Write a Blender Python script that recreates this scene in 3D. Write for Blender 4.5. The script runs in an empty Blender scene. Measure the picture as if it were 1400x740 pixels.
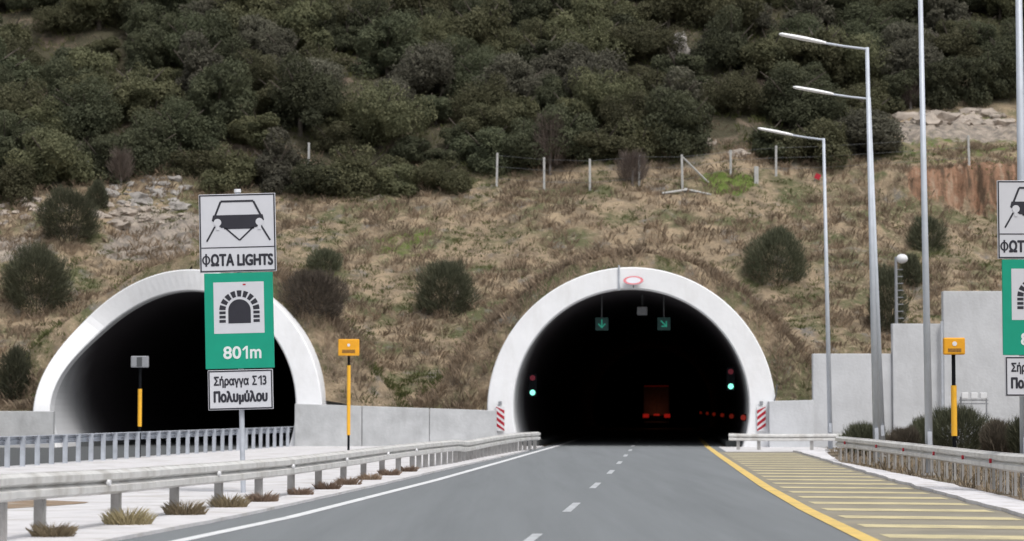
import bpy, bmesh, math, random
from mathutils import Vector, Matrix, noise, Euler
random.seed(11)
R = math.radians
scene = bpy.context.scene
COL = scene.collection
# ------------------------------------------------------------------ camera, sky, sun, exposure
FPX, CX, CY, HOR, CAMH = 3175.0, 700.0, 370.0, 560.0, 1.8      # focal length etc. in photograph pixels
PITCH = math.atan((HOR - CY) / FPX)
cam = bpy.data.cameras.new('camera'); camo = bpy.data.objects.new('camera', cam); COL.objects.link(camo)
camo.location = (0, 0, CAMH); camo.rotation_euler = (R(90) + PITCH, 0, 0)
cam.sensor_width = 36; cam.lens = FPX / 1400 * 36; cam.clip_end = 5000; cam.clip_start = .1
cam.dof.use_dof = True; cam.dof.focus_distance = 52; cam.dof.aperture_fstop = 1.5
scene.camera = camo
world = bpy.data.worlds.new('World'); scene.world = world; world.use_nodes = True
wn = world.node_tree.nodes; wl = world.node_tree.links
SUN_EL, SUN_AZ = 60, 150                                        # sun high, behind the camera and to its right
bg = wn['Background']; bg.inputs['Strength'].default_value = .15
sky = wn.new('ShaderNodeTexSky'); sky.sky_type = 'NISHITA'; sky.sun_disc = False
sky.sun_elevation = R(SUN_EL); sky.sun_rotation = R(SUN_AZ); sky.dust_density = 4; sky.air_density = 1.0; sky.ozone_density = 1
hs = wn.new('ShaderNodeHueSaturation'); hs.inputs['Saturation'].default_value = .28
wl.new(sky.outputs[0], hs.inputs['Color']); wl.new(hs.outputs[0], bg.inputs['Color'])
sl = bpy.data.lights.new('sun', 'SUN'); sl.energy = 1.3; sl.angle = R(12); sl.color = (1, .965, .92)
so = bpy.data.objects.new('sun', sl); COL.objects.link(so)
az = R(SUN_AZ); el = R(SUN_EL)
sd = Vector((math.sin(az) * math.cos(el), math.cos(az) * math.cos(el), math.sin(el)))
so.rotation_euler = (-sd).to_track_quat('-Z', 'Y').to_euler(); so.location = (20, -20, 60)
vs = scene.view_settings; vs.view_transform = 'Standard'; vs.look = 'None'; vs.gamma = 1; vs.use_curve_mapping = False
vs.exposure = .18
scene.render.engine = 'CYCLES'

# ------------------------------------------------------------------ helpers
def ss(x, a, b):
    t = min(1, max(0, (x - a) / (b - a))); return t * t * (3 - 2 * t)
def lerp_table(tab):
    def f(v):
        if v <= tab[0][0]:
            (a, b), (c, d) = tab[0], tab[1]
        elif v >= tab[-1][0]:
            (a, b), (c, d) = tab[-2], tab[-1]
        else:
            for i in range(len(tab) - 1):
                if tab[i][0] <= v <= tab[i + 1][0]:
                    (a, b), (c, d) = tab[i], tab[i + 1]; break
        return b + (d - b) * (v - a) / (c - a)
    return f
def fbm(x, y, z=0, o=4):
    return noise.fractal(Vector((x, y, z)), 1.0, 2.0, o)
def ray(px, py):
    d = Vector(((px - CX) / FPX, 1, (CY - py) / FPX)); d.normalize()
    d.rotate(Euler((PITCH, 0, 0))); return d
def project(p):
    d = Vector((p[0], p[1], p[2] - CAMH)); d.rotate(Euler((-PITCH, 0, 0)))
    return CX + FPX * d.x / d.y, CY - FPX * d.z / d.y
def at(px, py, Y):
    d = ray(px, py); t = Y / d.y; return Vector((d.x * t, Y, CAMH + d.z * t))

class MB:
    def __init__(s): s.v = []; s.f = []; s.c = []
    def add(s, vs_, fs, c=None):
        n = len(s.v); s.v += [tuple(v) for v in vs_]; s.f += [tuple(i + n for i in f) for f in fs]
        s.c += [c] * len(fs); return s
    def box(s, cx, cy, cz, sx, sy, sz, m=None, c=None):
        P = [Vector((cx + a * sx / 2, cy + b * sy / 2, cz + d * sz / 2)) for a, b, d in
             ((-1,-1,-1),(1,-1,-1),(1,1,-1),(-1,1,-1),(-1,-1,1),(1,-1,1),(1,1,1),(-1,1,1))]
        if m: P = [m @ p for p in P]
        return s.add(P, ((0,3,2,1),(4,5,6,7),(0,1,5,4),(1,2,6,5),(2,3,7,6),(3,0,4,7)), c)
    def tube(s, p0, p1, r0, r1=None, n=10, cap=True):
        r1 = r0 if r1 is None else r1
        p0 = Vector(p0); p1 = Vector(p1); d = (p1 - p0).normalized()
        a = d.orthogonal().normalized(); b = d.cross(a)
        V = []
        for p, r in ((p0, r0), (p1, r1)):
            for i in range(n):
                t = 2 * math.pi * i / n; V.append(p + a * r * math.cos(t) + b * r * math.sin(t))
        F = [(i, (i + 1) % n, n + (i + 1) % n, n + i) for i in range(n)]
        if cap: F += [tuple(range(n - 1, -1, -1)), tuple(range(n, 2 * n))]
        return s.add(V, F)
    def path(s, pts, r, n=8):
        for a, b in zip(pts, pts[1:]): s.tube(a, b, r, r, n)
        return s
    def prism(s, poly, y0, y1):                                 # polygon in x,z (seen from -Y), extruded in y
        n = len(poly); V = [(x, y0, z) for x, z in poly] + [(x, y1, z) for x, z in poly]
        return s.add(V, [tuple(range(n)), tuple(range(2 * n - 1, n - 1, -1))] + [(i, n + i, n + (i + 1) % n, (i + 1) % n) for i in range(n)])
    def sweep(s, prof, pts, cap=True, closed=True):             # prof (side, up) swept along pts (x,y,z); side = right of travel
        rings = []
        for i, p in enumerate(pts):
            a = Vector(pts[max(0, i - 1)]); b = Vector(pts[min(len(pts) - 1, i + 1)])
            t = b - a; t.z = 0; t.normalize(); n_ = Vector((t.y, -t.x, 0))
            rings.append([Vector(p) + n_ * u + Vector((0, 0, w)) for u, w in prof])
        m = len(prof); V = [v for r_ in rings for v in r_]; F = []
        for i in range(len(pts) - 1):
            for j in range(m if closed else m - 1):
                k = (j + 1) % m; F.append((i * m + j, i * m + k, (i + 1) * m + k, (i + 1) * m + j))
        if cap and closed: F += [tuple(range(m - 1, -1, -1)), tuple((len(pts) - 1) * m + j for j in range(m))]
        return s.add(V, F)
    def build(s, name, mat, parent=None, smooth=False, bevel=0, recalc=True):
        me = bpy.data.meshes.new(name); me.from_pydata(s.v, [], s.f)
        if any(c is not None for c in s.c):
            at_ = me.color_attributes.new('tint', 'FLOAT_COLOR', 'CORNER'); k = 0
            for p in me.polygons:
                c = s.c[p.index] or (.5, .5, .5)
                for _ in p.loop_indices: at_.data[k].color = (c[0], c[1], c[2], 1); k += 1
        me.materials.append(mat)
        if recalc and len(s.f) < 30000:
            bm = bmesh.new(); bm.from_mesh(me); bmesh.ops.recalc_face_normals(bm, faces=bm.faces)
            bm.to_mesh(me); bm.free()
        if smooth: me.polygons.foreach_set('use_smooth', [True] * len(me.polygons))
        o = bpy.data.objects.new(name, me); COL.objects.link(o)
        if parent: o.parent = parent
        if bevel:
            b = o.modifiers.new('Bevel', 'BEVEL'); b.width = bevel; b.segments = 2; b.limit_method = 'ANGLE'
        return o
def tag(o, label=None, cat=None, group=None, kind=None):
    if label: o['label'] = label
    if cat: o['category'] = cat
    if group: o['group'] = group
    if kind: o['kind'] = kind
    return o
def empty(name, loc, label, cat, group=None, rot=(0, 0, 0)):
    o = bpy.data.objects.new(name, None); COL.objects.link(o); o.location = loc; o.rotation_euler = rot
    o.empty_display_size = .3
    return tag(o, label, cat, group)
def copy_tree(o, parent=None):
    c = o.copy(); COL.objects.link(c)
    if parent: c.parent = parent
    for ch in [x for x in bpy.data.objects if x.parent == o and x != c]: copy_tree(ch, c)
    return c
def kids(o): return [x for x in bpy.data.objects if x.parent == o]

# ------------------------------------------------------------------ materials
def mat(name, col, rough=.7, metal=0, var=.12, scale=3., bump=.0, bscale=30., emis=None, estr=0, spec=.4, stain=None, stain_s=.6, stain_amt=.5, stretch=(1, 1, 1)):
    m = bpy.data.materials.new(name); m.use_nodes = True; n = m.node_tree.nodes; l = m.node_tree.links
    b = n['Principled BSDF']; b.inputs['Roughness'].default_value = rough; b.inputs['Metallic'].default_value = metal
    b.inputs['Specular IOR Level'].default_value = spec
    tc = n.new('ShaderNodeTexCoord'); mp = n.new('ShaderNodeMapping'); mp.inputs['Scale'].default_value = stretch
    l.new(tc.outputs['Object'], mp.inputs[0])
    nz = n.new('ShaderNodeTexNoise'); nz.inputs['Scale'].default_value = scale; nz.inputs['Detail'].default_value = 6; nz.inputs['Roughness'].default_value = .6
    l.new(mp.outputs[0], nz.inputs['Vector'])
    rp = n.new('ShaderNodeValToRGB'); rp.color_ramp.elements[0].position = .3; rp.color_ramp.elements[1].position = .7
    rp.color_ramp.elements[0].color = tuple(c * (1 - var) for c in col) + (1,); rp.color_ramp.elements[1].color = tuple(min(.95, c * (1 + var)) for c in col) + (1,)
    l.new(nz.outputs['Fac'], rp.inputs[0]); out = rp.outputs[0]
    if stain:
        n2 = n.new('ShaderNodeTexNoise'); n2.inputs['Scale'].default_value = stain_s; n2.inputs['Detail'].default_value = 8; n2.inputs['Roughness'].default_value = .65
        mp2 = n.new('ShaderNodeMapping'); mp2.inputs['Scale'].default_value = (1, 1, .35) if stretch == (1, 1, 1) else stretch
        mp2.inputs['Location'].default_value = (3.1, 7.7, 1.3)
        l.new(tc.outputs['Object'], mp2.inputs[0]); l.new(mp2.outputs[0], n2.inputs['Vector'])
        r2 = n.new('ShaderNodeValToRGB'); r2.color_ramp.elements[0].position = .5; r2.color_ramp.elements[1].position = .72
        r2.color_ramp.elements[1].color = (stain_amt,) * 3 + (1,)
        l.new(n2.outputs['Fac'], r2.inputs[0])
        mx = n.new('ShaderNodeMix'); mx.data_type = 'RGBA'; l.new(r2.outputs[0], mx.inputs[0]); l.new(out, mx.inputs[6]); mx.inputs[7].default_value = tuple(stain) + (1,)
        out = mx.outputs[2]
    l.new(out, b.inputs['Base Color'])
    if bump:
        n3 = n.new('ShaderNodeTexNoise'); n3.inputs['Scale'].default_value = bscale; n3.inputs['Detail'].default_value = 5
        l.new(tc.outputs['Object'], n3.inputs['Vector'])
        bp = n.new('ShaderNodeBump'); bp.inputs['Strength'].default_value = bump; bp.inputs['Distance'].default_value = .05
        l.new(n3.outputs['Fac'], bp.inputs['Height']); l.new(bp.outputs[0], b.inputs['Normal'])
    if emis:
        b.inputs['Emission Color'].default_value = tuple(emis) + (1,); b.inputs['Emission Strength'].default_value = estr
    return m
def leafmat(name, col, var=.35, rough=.8, hue2=None, transl=.38):
    m = bpy.data.materials.new(name); m.use_nodes = True; n = m.node_tree.nodes; l = m.node_tree.links
    b = n['Principled BSDF']; b.inputs['Roughness'].default_value = rough; b.inputs['Specular IOR Level'].default_value = .25
    a = n.new('ShaderNodeAttribute'); a.attribute_name = 'tint'
    sp = n.new('ShaderNodeSeparateColor'); l.new(a.outputs['Color'], sp.inputs[0])
    mx = n.new('ShaderNodeMix'); mx.data_type = 'RGBA'
    l.new(sp.outputs[0], mx.inputs[0]); mx.inputs[6].default_value = tuple(c * (1 - var) for c in col) + (1,)
    mx.inputs[7].default_value = tuple(hue2 or [c * (1 + var) for c in col]) + (1,)
    oi = n.new('ShaderNodeObjectInfo'); h = n.new('ShaderNodeHueSaturation')
    mr = n.new('ShaderNodeMapRange'); l.new(oi.outputs['Random'], mr.inputs[0]); mr.inputs[3].default_value = .7; mr.inputs[4].default_value = 1.3
    mr2 = n.new('ShaderNodeMapRange'); l.new(oi.outputs['Random'], mr2.inputs[0]); mr2.inputs[3].default_value = .482; mr2.inputs[4].default_value = .505
    l.new(mr.outputs[0], h.inputs['Value']); l.new(mr2.outputs[0], h.inputs['Hue']); l.new(mx.outputs[2], h.inputs['Color'])
    l.new(h.outputs[0], b.inputs['Base Color'])
    if transl:
        t = n.new('ShaderNodeBsdfTranslucent'); l.new(h.outputs[0], t.inputs[0]); ms = n.new('ShaderNodeMixShader'); ms.inputs[0].default_value = transl
        l.new(b.outputs[0], ms.inputs[1]); l.new(t.outputs[0], ms.inputs[2]); l.new(ms.outputs[0], n['Material Output'].inputs[0])
    return m
M = {}
M['asphalt'] = mat('asphalt', (.193, .207, .217), .92, var=.07, scale=1.4, bump=.25, bscale=60, stain=(.158, .17, .179), stain_s=.8, stain_amt=.75, spec=.2, stretch=(1, .035, 1))
M['asphalt_old'] = mat('asphalt_old', (.095, .10, .103), .9, var=.1, scale=1.5, bump=.25, bscale=60, spec=.2)
M['hatch_ground'] = mat('hatch_ground', (.265, .245, .20), .95, var=.16, scale=.8, stain=(.34, .30, .215), stain_s=.7, stain_amt=.6, spec=.2)
M['pale'] = mat('pale_pavement', (.62, .61, .62), .9, var=.1, scale=1.6, bump=.3, bscale=12, stain=(.38, .35, .31), stain_s=.9, stain_amt=.7)
M['gutter'] = mat('gutter_concrete', (.68, .67, .69), .9, var=.1, scale=1.2, bump=.25, bscale=10, stain=(.40, .36, .31), stain_s=1.4, stain_amt=.8)
M['white_line'] = mat('white_line', (.72, .73, .74), .7, var=.08, scale=2, stain=(.42, .43, .44), stain_s=2.5, stain_amt=.6)
M['worn_line'] = mat('worn_line', (.46, .48, .50), .8, var=.15, scale=4, stain=(.25, .26, .27), stain_s=3.5, stain_amt=.8)
M['yellow_line'] = mat('yellow_line', (.70, .50, .16), .75, var=.1, scale=2, stain=(.45, .36, .18), stain_s=2, stain_amt=.7)
M['hatch_line'] = mat('hatch_line', (.58, .505, .30), .8, var=.15, scale=1.5, stain=(.33, .295, .21), stain_s=1.6, stain_amt=.8)
M['soil'] = mat('soil', (.17, .135, .10), .95, var=.4, scale=.9, bump=.6, bscale=6, stain=(.10, .11, .055), stain_s=.35, stain_amt=.8)
M['portal'] = mat('portal_white', (.82, .83, .85), .75, var=.03, scale=.9, bump=.2, bscale=4, stain=(.66, .655, .65), stain_s=1.1, stain_amt=.45)
M['concrete'] = mat('wall_concrete', (.45, .46, .47), .9, var=.15, scale=1.1, bump=.3, bscale=8, stain=(.27, .27, .27), stain_s=.7, stain_amt=.75)
M['concrete_light'] = mat('retaining_concrete', (.55, .565, .59), .9, var=.10, scale=.7, bump=.3, bscale=8, stain=(.36, .37, .38), stain_s=.6, stain_amt=.6)
M['galv'] = mat('galvanised_steel', (.66, .655, .64), .5, .1, var=.12, scale=4, stain=(.30, .27, .23), stain_s=1.2, stain_amt=.6)
M['galv_post'] = mat('galvanised_posts', (.36, .35, .34), .6, .1, var=.2, scale=3, stain=(.2, .18, .16), stain_s=2, stain_amt=.6)
M['galv_blue'] = mat('galvanised_blue', (.46, .49, .54), .55, .15, var=.15, scale=3)
M['lamp_pole'] = mat('lamp_pole', (.50, .54, .60), .5, .15, var=.08, scale=2)
M['lamp_white'] = mat('lamp_housing', (.80, .81, .82), .35, .1, var=.03)
M['black'] = mat('black_paint', (.006, .007, .009), .8, var=.2, spec=.1)
M['darkgrey'] = mat('dark_grey', (.07, .075, .08), .6, var=.2)
M['grey'] = mat('grey_metal', (.28, .29, .31), .6, .2, var=.1)
M['yellow'] = mat('yellow_paint', (.80, .42, .03), .5, var=.1)
M['box_yellow'] = mat('box_yellow', (.78, .36, .015), .5, var=.1)
M['sign_white'] = mat('sign_white', (.57, .58, .62), .45, var=.03)
M['sign_green'] = mat('sign_green', (.0, .29, .185), .45, var=.04)
M['sign_black'] = mat('sign_black', (.022, .022, .032), .5, var=.1)
M['sign_letter'] = mat('sign_letter_white', (.68, .72, .72), .45, var=.02)
M['red'] = mat('red_paint', (.42, .012, .03), .5, var=.1)
M['pink'] = mat('faded_red', (.55, .17, .19), .6, var=.1)
M['white'] = mat('white_paint', (.72, .73, .75), .5, var=.04)
M['bark'] = mat('bark', (.10, .085, .07), .95, var=.4, scale=5, bump=.5, bscale=12)
M['greybark'] = mat('grey_bark', (.20, .18, .17), .95, var=.3, scale=5)
M['rock'] = mat('rock', (.30, .28, .26), .95, var=.35, scale=1.2, bump=.8, bscale=5, stain=(.16, .15, .14), stain_s=1.5, stain_amt=.7)
M['rock_pale'] = mat('rock_pale', (.36, .31, .265), .95, var=.25, scale=1.2, bump=.8, bscale=5, stain=(.2, .19, .17), stain_s=1.5, stain_amt=.7)
M['fence_post'] = mat('fence_post_concrete', (.46, .46, .45), .9, var=.15, scale=3)
M['wire'] = mat('fence_wire', (.22, .23, .24), .6, .4, var=.1)
M['truck_body'] = mat('truck_body', (.16, .13, .12), .7, var=.2)
M['tail'] = mat('tail_light', (.4, .01, .01), .4, emis=(1, .03, .02), estr=.16)
M['tail_dim'] = mat('tail_marker', (.3, .02, .01), .4, emis=(1, .05, .02), estr=.02)
M['stud'] = mat('red_stud_light', (.4, .02, .01), .4, emis=(1, .06, .02), estr=.07)
M['go'] = mat('green_lens', (.3, .6, .5), .3, emis=(.22, 1, .72), estr=1.3)
M['stop_off'] = mat('red_lens', (.22, .01, .03), .3, emis=(1, .02, .08), estr=.015)
M['led'] = mat('green_diodes', (.02, .3, .2), .4, emis=(.03, .75, .5), estr=.10)
M['signal_panel'] = mat('signal_panel', (.012, .045, .042), .7, var=.3, scale=20)
M['leaf_dark'] = leafmat('leaf_dark', (.070, .082, .050), .2, hue2=(.125, .136, .080))
M['leaf_olive'] = leafmat('leaf_olive', (.092, .100, .055), .2, hue2=(.175, .175, .098))
M['leaf_grey'] = leafmat('leaf_grey', (.098, .097, .072), .2, hue2=(.160, .155, .115))
M['twig'] = leafmat('twig', (.13, .105, .09), .3, transl=0)
M['broom'] = leafmat('broom_green', (.068, .078, .050), .3, hue2=(.125, .13, .08), transl=.15)
M['broom_brown'] = leafmat('broom_brown', (.085, .074, .056), .3, hue2=(.15, .125, .095), transl=.15)

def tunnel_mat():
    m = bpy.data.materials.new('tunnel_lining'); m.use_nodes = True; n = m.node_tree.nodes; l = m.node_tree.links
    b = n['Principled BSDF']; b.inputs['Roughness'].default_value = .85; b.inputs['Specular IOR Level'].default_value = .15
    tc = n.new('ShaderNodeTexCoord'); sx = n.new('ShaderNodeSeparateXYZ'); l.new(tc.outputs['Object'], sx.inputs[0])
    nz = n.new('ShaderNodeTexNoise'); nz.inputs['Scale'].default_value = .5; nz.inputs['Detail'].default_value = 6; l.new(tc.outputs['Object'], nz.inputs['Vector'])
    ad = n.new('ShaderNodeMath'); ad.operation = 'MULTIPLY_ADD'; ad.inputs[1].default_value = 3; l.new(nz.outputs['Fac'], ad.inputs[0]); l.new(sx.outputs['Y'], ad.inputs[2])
    # pale at the mouth; tunnel shade painted darker with depth and towards the crown
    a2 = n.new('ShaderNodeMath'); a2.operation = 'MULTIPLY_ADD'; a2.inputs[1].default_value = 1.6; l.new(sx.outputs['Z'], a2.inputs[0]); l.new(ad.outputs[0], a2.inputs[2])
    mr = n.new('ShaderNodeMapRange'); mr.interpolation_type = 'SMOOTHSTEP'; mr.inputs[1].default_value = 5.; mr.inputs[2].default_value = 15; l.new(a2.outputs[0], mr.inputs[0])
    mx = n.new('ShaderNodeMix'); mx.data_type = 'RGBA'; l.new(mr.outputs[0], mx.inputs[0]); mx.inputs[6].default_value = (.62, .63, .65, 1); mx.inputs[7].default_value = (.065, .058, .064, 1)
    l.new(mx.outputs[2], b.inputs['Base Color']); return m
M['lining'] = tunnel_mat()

def terrain_mat():
    m = bpy.data.materials.new('hillside'); m.use_nodes = True; n = m.node_tree.nodes; l = m.node_tree.links
    b = n['Principled BSDF']; b.inputs['Roughness'].default_value = 1; b.inputs['Specular IOR Level'].default_value = .1
    tc = n.new('ShaderNodeTexCoord')
    def noise_(s, d=7, r=.65):
        z = n.new('ShaderNodeTexNoise'); z.inputs['Scale'].default_value = s; z.inputs['Detail'].default_value = d; z.inputs['Roughness'].default_value = r
        l.new(tc.outputs['Object'], z.inputs['Vector']); return z.outputs['Fac']
    def mix(f, a, c):
        x = n.new('ShaderNodeMix'); x.data_type = 'RGBA'; l.new(f, x.inputs[0])
        for s_, v in ((6, a), (7, c)):
            if isinstance(v, tuple): x.inputs[s_].default_value = v + (1,)
            else: l.new(v, x.inputs[s_])
        return x.outputs[2]
    def rng(f, a, c):
        r_ = n.new('ShaderNodeMapRange'); r_.inputs[1].default_value = a; r_.inputs[2].default_value = c; l.new(f, r_.inputs[0]); return r_.outputs[0]
    base = mix(rng(noise_(.9), .38, .62), (.19, .152, .108), (.385, .30, .203))
    base = mix(rng(noise_(.33), .48, .60), base, (.125, .128, .068))
    base = mix(rng(noise_(.55, 5), .56, .68), base, (.20, .185, .165))
    base = mix(rng(noise_(3.5), .56, .7), base, (.42, .34, .24))
    base = mix(rng(noise_(2.3, 8, .7), .6, .72), base, (.06, .052, .038))
    at_ = n.new('ShaderNodeAttribute'); at_.attribute_name = 'zone'; sp = n.new('ShaderNodeSeparateColor'); l.new(at_.outputs['Color'], sp.inputs[0])
    green = mix(rng(noise_(2.), .4, .6), (.09, .13, .03), (.16, .20, .06))
    rocky = mix(rng(noise_(1.6), .38, .62), (.19, .17, .15), (.42, .36, .30))
    mpv = n.new('ShaderNodeMapping'); mpv.inputs['Scale'].default_value = (1.5, .3, .28); l.new(tc.outputs['Object'], mpv.inputs[0])
    nv = n.new('ShaderNodeTexNoise'); nv.inputs['Scale'].default_value = 1.1; nv.inputs['Detail'].default_value = 7; nv.inputs['Roughness'].default_value = .7; l.new(mpv.outputs[0], nv.inputs['Vector'])
    orange = mix(rng(nv.outputs['Fac'], .40, .52), (.12, .085, .06), (.32, .19, .125))
    orange = mix(rng(nv.outputs['Fac'], .54, .64), orange, (.40, .31, .23))
    for k, c in ((0, green), (1, rocky), (2, orange)):
        e = n.new('ShaderNodeMath'); e.operation = 'MULTIPLY_ADD'; e.inputs[1].default_value = 1.4; l.new(noise_(1.1 + k * .3), e.inputs[0]); e.inputs[2].default_value = -.7
        s_ = n.new('ShaderNodeMath'); s_.operation = 'ADD'; l.new(e.outputs[0], s_.inputs[0]); l.new(sp.outputs[k], s_.inputs[1])
        base = mix(rng(s_.outputs[0], .4, .6), base, c)
    wa = n.new('ShaderNodeAttribute'); wa.attribute_name = 'wood'
    litter = mix(rng(noise_(.35, 5), .55, .66), (.085, .078, .052), (.27, .205, .16))
    base = mix(wa.outputs['Fac'], base, litter)
    l.new(base, b.inputs['Base Color'])
    bp = n.new('ShaderNodeBump'); bp.inputs['Strength'].default_value = .9; bp.inputs['Distance'].default_value = .25
    l.new(noise_(2.6, 9, .7), bp.inputs['Height']); l.new(bp.outputs[0], b.inputs['Normal'])
    return m
M['terrain'] = terrain_mat()
bound = lerp_table([(-60, 268), (0, 272), (60, 262), (130, 248), (180, 236), (230, 232), (300, 258), (430, 262), (520, 262), (600, 262), (628, 246), (680, 226), (900, 222), (1000, 200), (1030, 205), (1060, 222), (1150, 222), (1195, 205), (1212, 150), (1300, 142), (1400, 138), (1500, 138)])

# ------------------------------------------------------------------ the lie of the land
AX = Vector((.0689, .9976, 0)).normalized(); AP = Vector((AX.y, -AX.x, 0))        # tunnel axis, and across it
TUN = [Vector((-16.05, 112, 0)), Vector((5.72, 112, 0))]
RI, ZI, RO, ZO = 5.68, 1.93, 6.95, 1.72                         # inner and outer radius and centre height
SKEW_ANGLE = R(135)
def skew(t, k):
    if k == 1: return 0
    d = t - SKEW_ANGLE; s_ = .75 if d < 0 else .36
    return 3.1 * math.exp(-d * d / (2 * s_ * s_))
def uv(x, y, k):
    d = Vector((x, y, 0)) - TUN[k]; return d.dot(AP), d.dot(AX)
Y0 = 112.9
def zmask(x, y, x0, x1, y0_, y1, e=1.5):
    return ss(x, x0 - e, x0 + e) * (1 - ss(x, x1 - e, x1 + e)) * ss(y, y0_ - e, y0_ + e) * (1 - ss(y, y1 - e, y1 + e))
def H(x, y):
    s = y - Y0
    n1 = fbm(x * .045, y * .045, 3.3, 3); n2 = fbm(x * .25, y * .25, 8.1, 4)
    z = 1.55 + .465 * max(0, s) + .13 * max(0, s - 31) + 1.4 * n1 * ss(s, 3, 20) + .32 * n2 * ss(s, .5, 5)
    z += .55 * fbm(x * .8, y * .8, 5.5, 5) * max(zmask(x, y, -23.5, -18.6, 132, 139, 1.), zmask(x, y, 22.5, 60, 148.5, 153, 1.2))
    z += (fbm(x * 1.1, y * 1.1, 1.7, 4)) * .2 * ss(s, .3, 2)
    if s > 36: z += 2.5 * n1 * ss(s, 36, 60)
    z -= .8 * ss(-x, 5, 25) * ss(s, 14, 24) * 0
    # cut bank of red earth on the right
    e = ss(x, 19.5, 23)
    if e > 0:
        yc = 141.2 + .8 * fbm(x * .3, 0, 5, 3) + 2.2 * abs(noise.noise(Vector((x * .75, 2, 7)))) + .7 * noise.noise(Vector((x * 1.9, z * .3, 7)))
        e2 = e * (.38 + .5 * ss(x, 24, 30))
        z -= e2 * 2.6 * ss(y, 118, yc - .5) * (1 - ss(y, yc, yc + .8))
        z -= e * .16 * max(0, min(y, 155) - yc - 1.1)
        z += e2 * .9 * ss(y, yc, yc + 1.1) * 1
    for k in (0, 1):
        u, v = uv(x, y, k)
        if abs(u) < 11.5 and v > -.5 and v < 40:
            off = 0
            if k == 0 and u < 3: off = skew(math.pi - math.acos(min(1, max(0, -u / 7.2))) if u < 0 else R(90 - u * 8), 0)
            b = 9.6 * (1 - (u / 11.5) ** 2) + .25 * n2
            b *= ss(v - off, .3, 3.0)
            d = b - z
            if d > -1: z = z + (d if d > 1 else (d + 1) ** 2 / 4)
    return z
def hit(px, py, y0_=113.2, y1=260):
    d = ray(px, py); y = y0_
    while y < y1:
        t = y / d.y; p = Vector((0, 0, CAMH)) + d * t
        if p.z <= H(p.x, p.y): return p
        y += .15
    return Vector((0, 0, CAMH)) + d * (y1 / d.y)

def frange(a, b, st):
    o = []; 
    while a < b - 1e-6: o.append(a); a += st
    return o + [b]
def terrain():
    W = []
    ys = frange(Y0, 144.1, .3) + frange(144.7, 185, .8) + frange(188, 300, 5) + [340, 420]
    xs = frange(-110, -45, 4) + frange(-44.5, 44.5, .36) + frange(48, 110, 4)
    V = []; Z = []
    for y in ys:
        for x in xs:
            z = H(x, y)
            V.append((x, y, z))
            px_, py_ = project((x, y, z)); W.append(ss(bound(px_) + 6 - py_, -4, 8))
            g = 0
            g = max(g, zmask(x, y, 11.5, 15, 141.0, 143.5, 1.2) * 1.0)
            g = max(g, zmask(x, y, 24, 60, 141, 152, 1.5) * .42)
            g = max(g, zmask(x, y, -9, -4, 133, 137, 1.5) * .5)
            r_ = max(zmask(x, y, -23.5, -18.6, 132, 139, 1.), zmask(x, y, -31, -27, 131, 135, 1.) * .8)
            r_ = max(r_, zmask(x, y, 22.5, 60, 148.5, 153, 1.2) * .75, zmask(x, y, 24, 34, 114, 130, 3) * .3)
            yc = 136.5
            o_ = zmask(x, y, 24.0, 60, 141.3, 143.6, .9) * .8
            Z.append((g, r_, o_, 1))
    nx = len(xs); F = []
    for j in range(len(ys) - 1):
        for i in range(nx - 1):
            a = j * nx + i; q = (a, a + 1, a + nx + 1, a + nx)
            cx = sum(V[t][0] for t in q) / 4; cy = sum(V[t][1] for t in q) / 4; cz = sum(V[t][2] for t in q) / 4
            drop = False
            for k in (0, 1):
                u, v = uv(cx, cy, k)
                if -2 < v < 22 and abs(u) < 6 and min(math.hypot(u, V[t][2] - 1.8) for t in q) < 5.9: drop = True
                if k == 0 and u < 0: u /= 1 + .085 * (u / 7) ** 2
                if -2 < v < 22 and math.hypot(u, cz - 1.8) < 6.42: drop = True
            if not drop: F.append(q)
    me = bpy.data.meshes.new('hillside'); me.from_pydata(V, [], F); me.materials.append(M['terrain'])
    a = me.color_attributes.new('zone', 'FLOAT_COLOR', 'POINT')
    a.data.foreach_set('color', [c for z in Z for c in z])
    a = me.attributes.new('wood', 'FLOAT', 'POINT'); a.data.foreach_set('value', W)
    me.polygons.foreach_set('use_smooth', [True] * len(me.polygons))
    o = bpy.data.objects.new('hillside', me); COL.objects.link(o); tag(o, kind='structure')
terrain()

# ------------------------------------------------------------------ ground, roads, markings
mb = MB(); mb.add([(-1500, -400, -.03), (1500, -400, -.03), (1500, 2500, -.03), (-1500, 2500, -.03)], [(0, 1, 2, 3)])
tag(mb.build('ground', M['soil']), kind='structure')
xl = lerp_table([(10, -6.6), (31.7, -4.6), (39.1, -3.7), (59.5, -1.93), (80, -.38), (100, 1.1), (114, 2.15), (400, 2.15 + 286 * .069)])
xy = lerp_table([(10, 4.5), (31.7, 4.9), (41.7, 5.28), (55, 5.95), (68, 6.73), (90, 8.05), (112, 9.42), (400, 9.42 + 288 * .069)])
xd = lerp_table([(10, -1.5), (32, .23), (42.8, 1.1), (55.5, 1.99), (66.4, 2.8), (78.3, 3.6), (92, 4.5), (104, 5.3), (114, 5.9), (400, 5.9 + 286 * .069)])
xg = lerp_table([(10, 7.1), (38.6, 8.5), (56, 9.4), (98.5, 12.0), (110, 12.6)])      # left edge of the gutter
xh = lerp_table([(10, 8.3), (46, 9.9), (56, 10.4), (78.3, 11.0), (98.5, 13.2), (110, 13.8)])
xm = lambda Y: -14.9 + .118 * (Y - 74)                          # median guardrail on the left
xe = lambda Y: xl(Y) - (.85 if Y < 60 else .85 - .35 * ss(Y, 60, 100))
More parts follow.
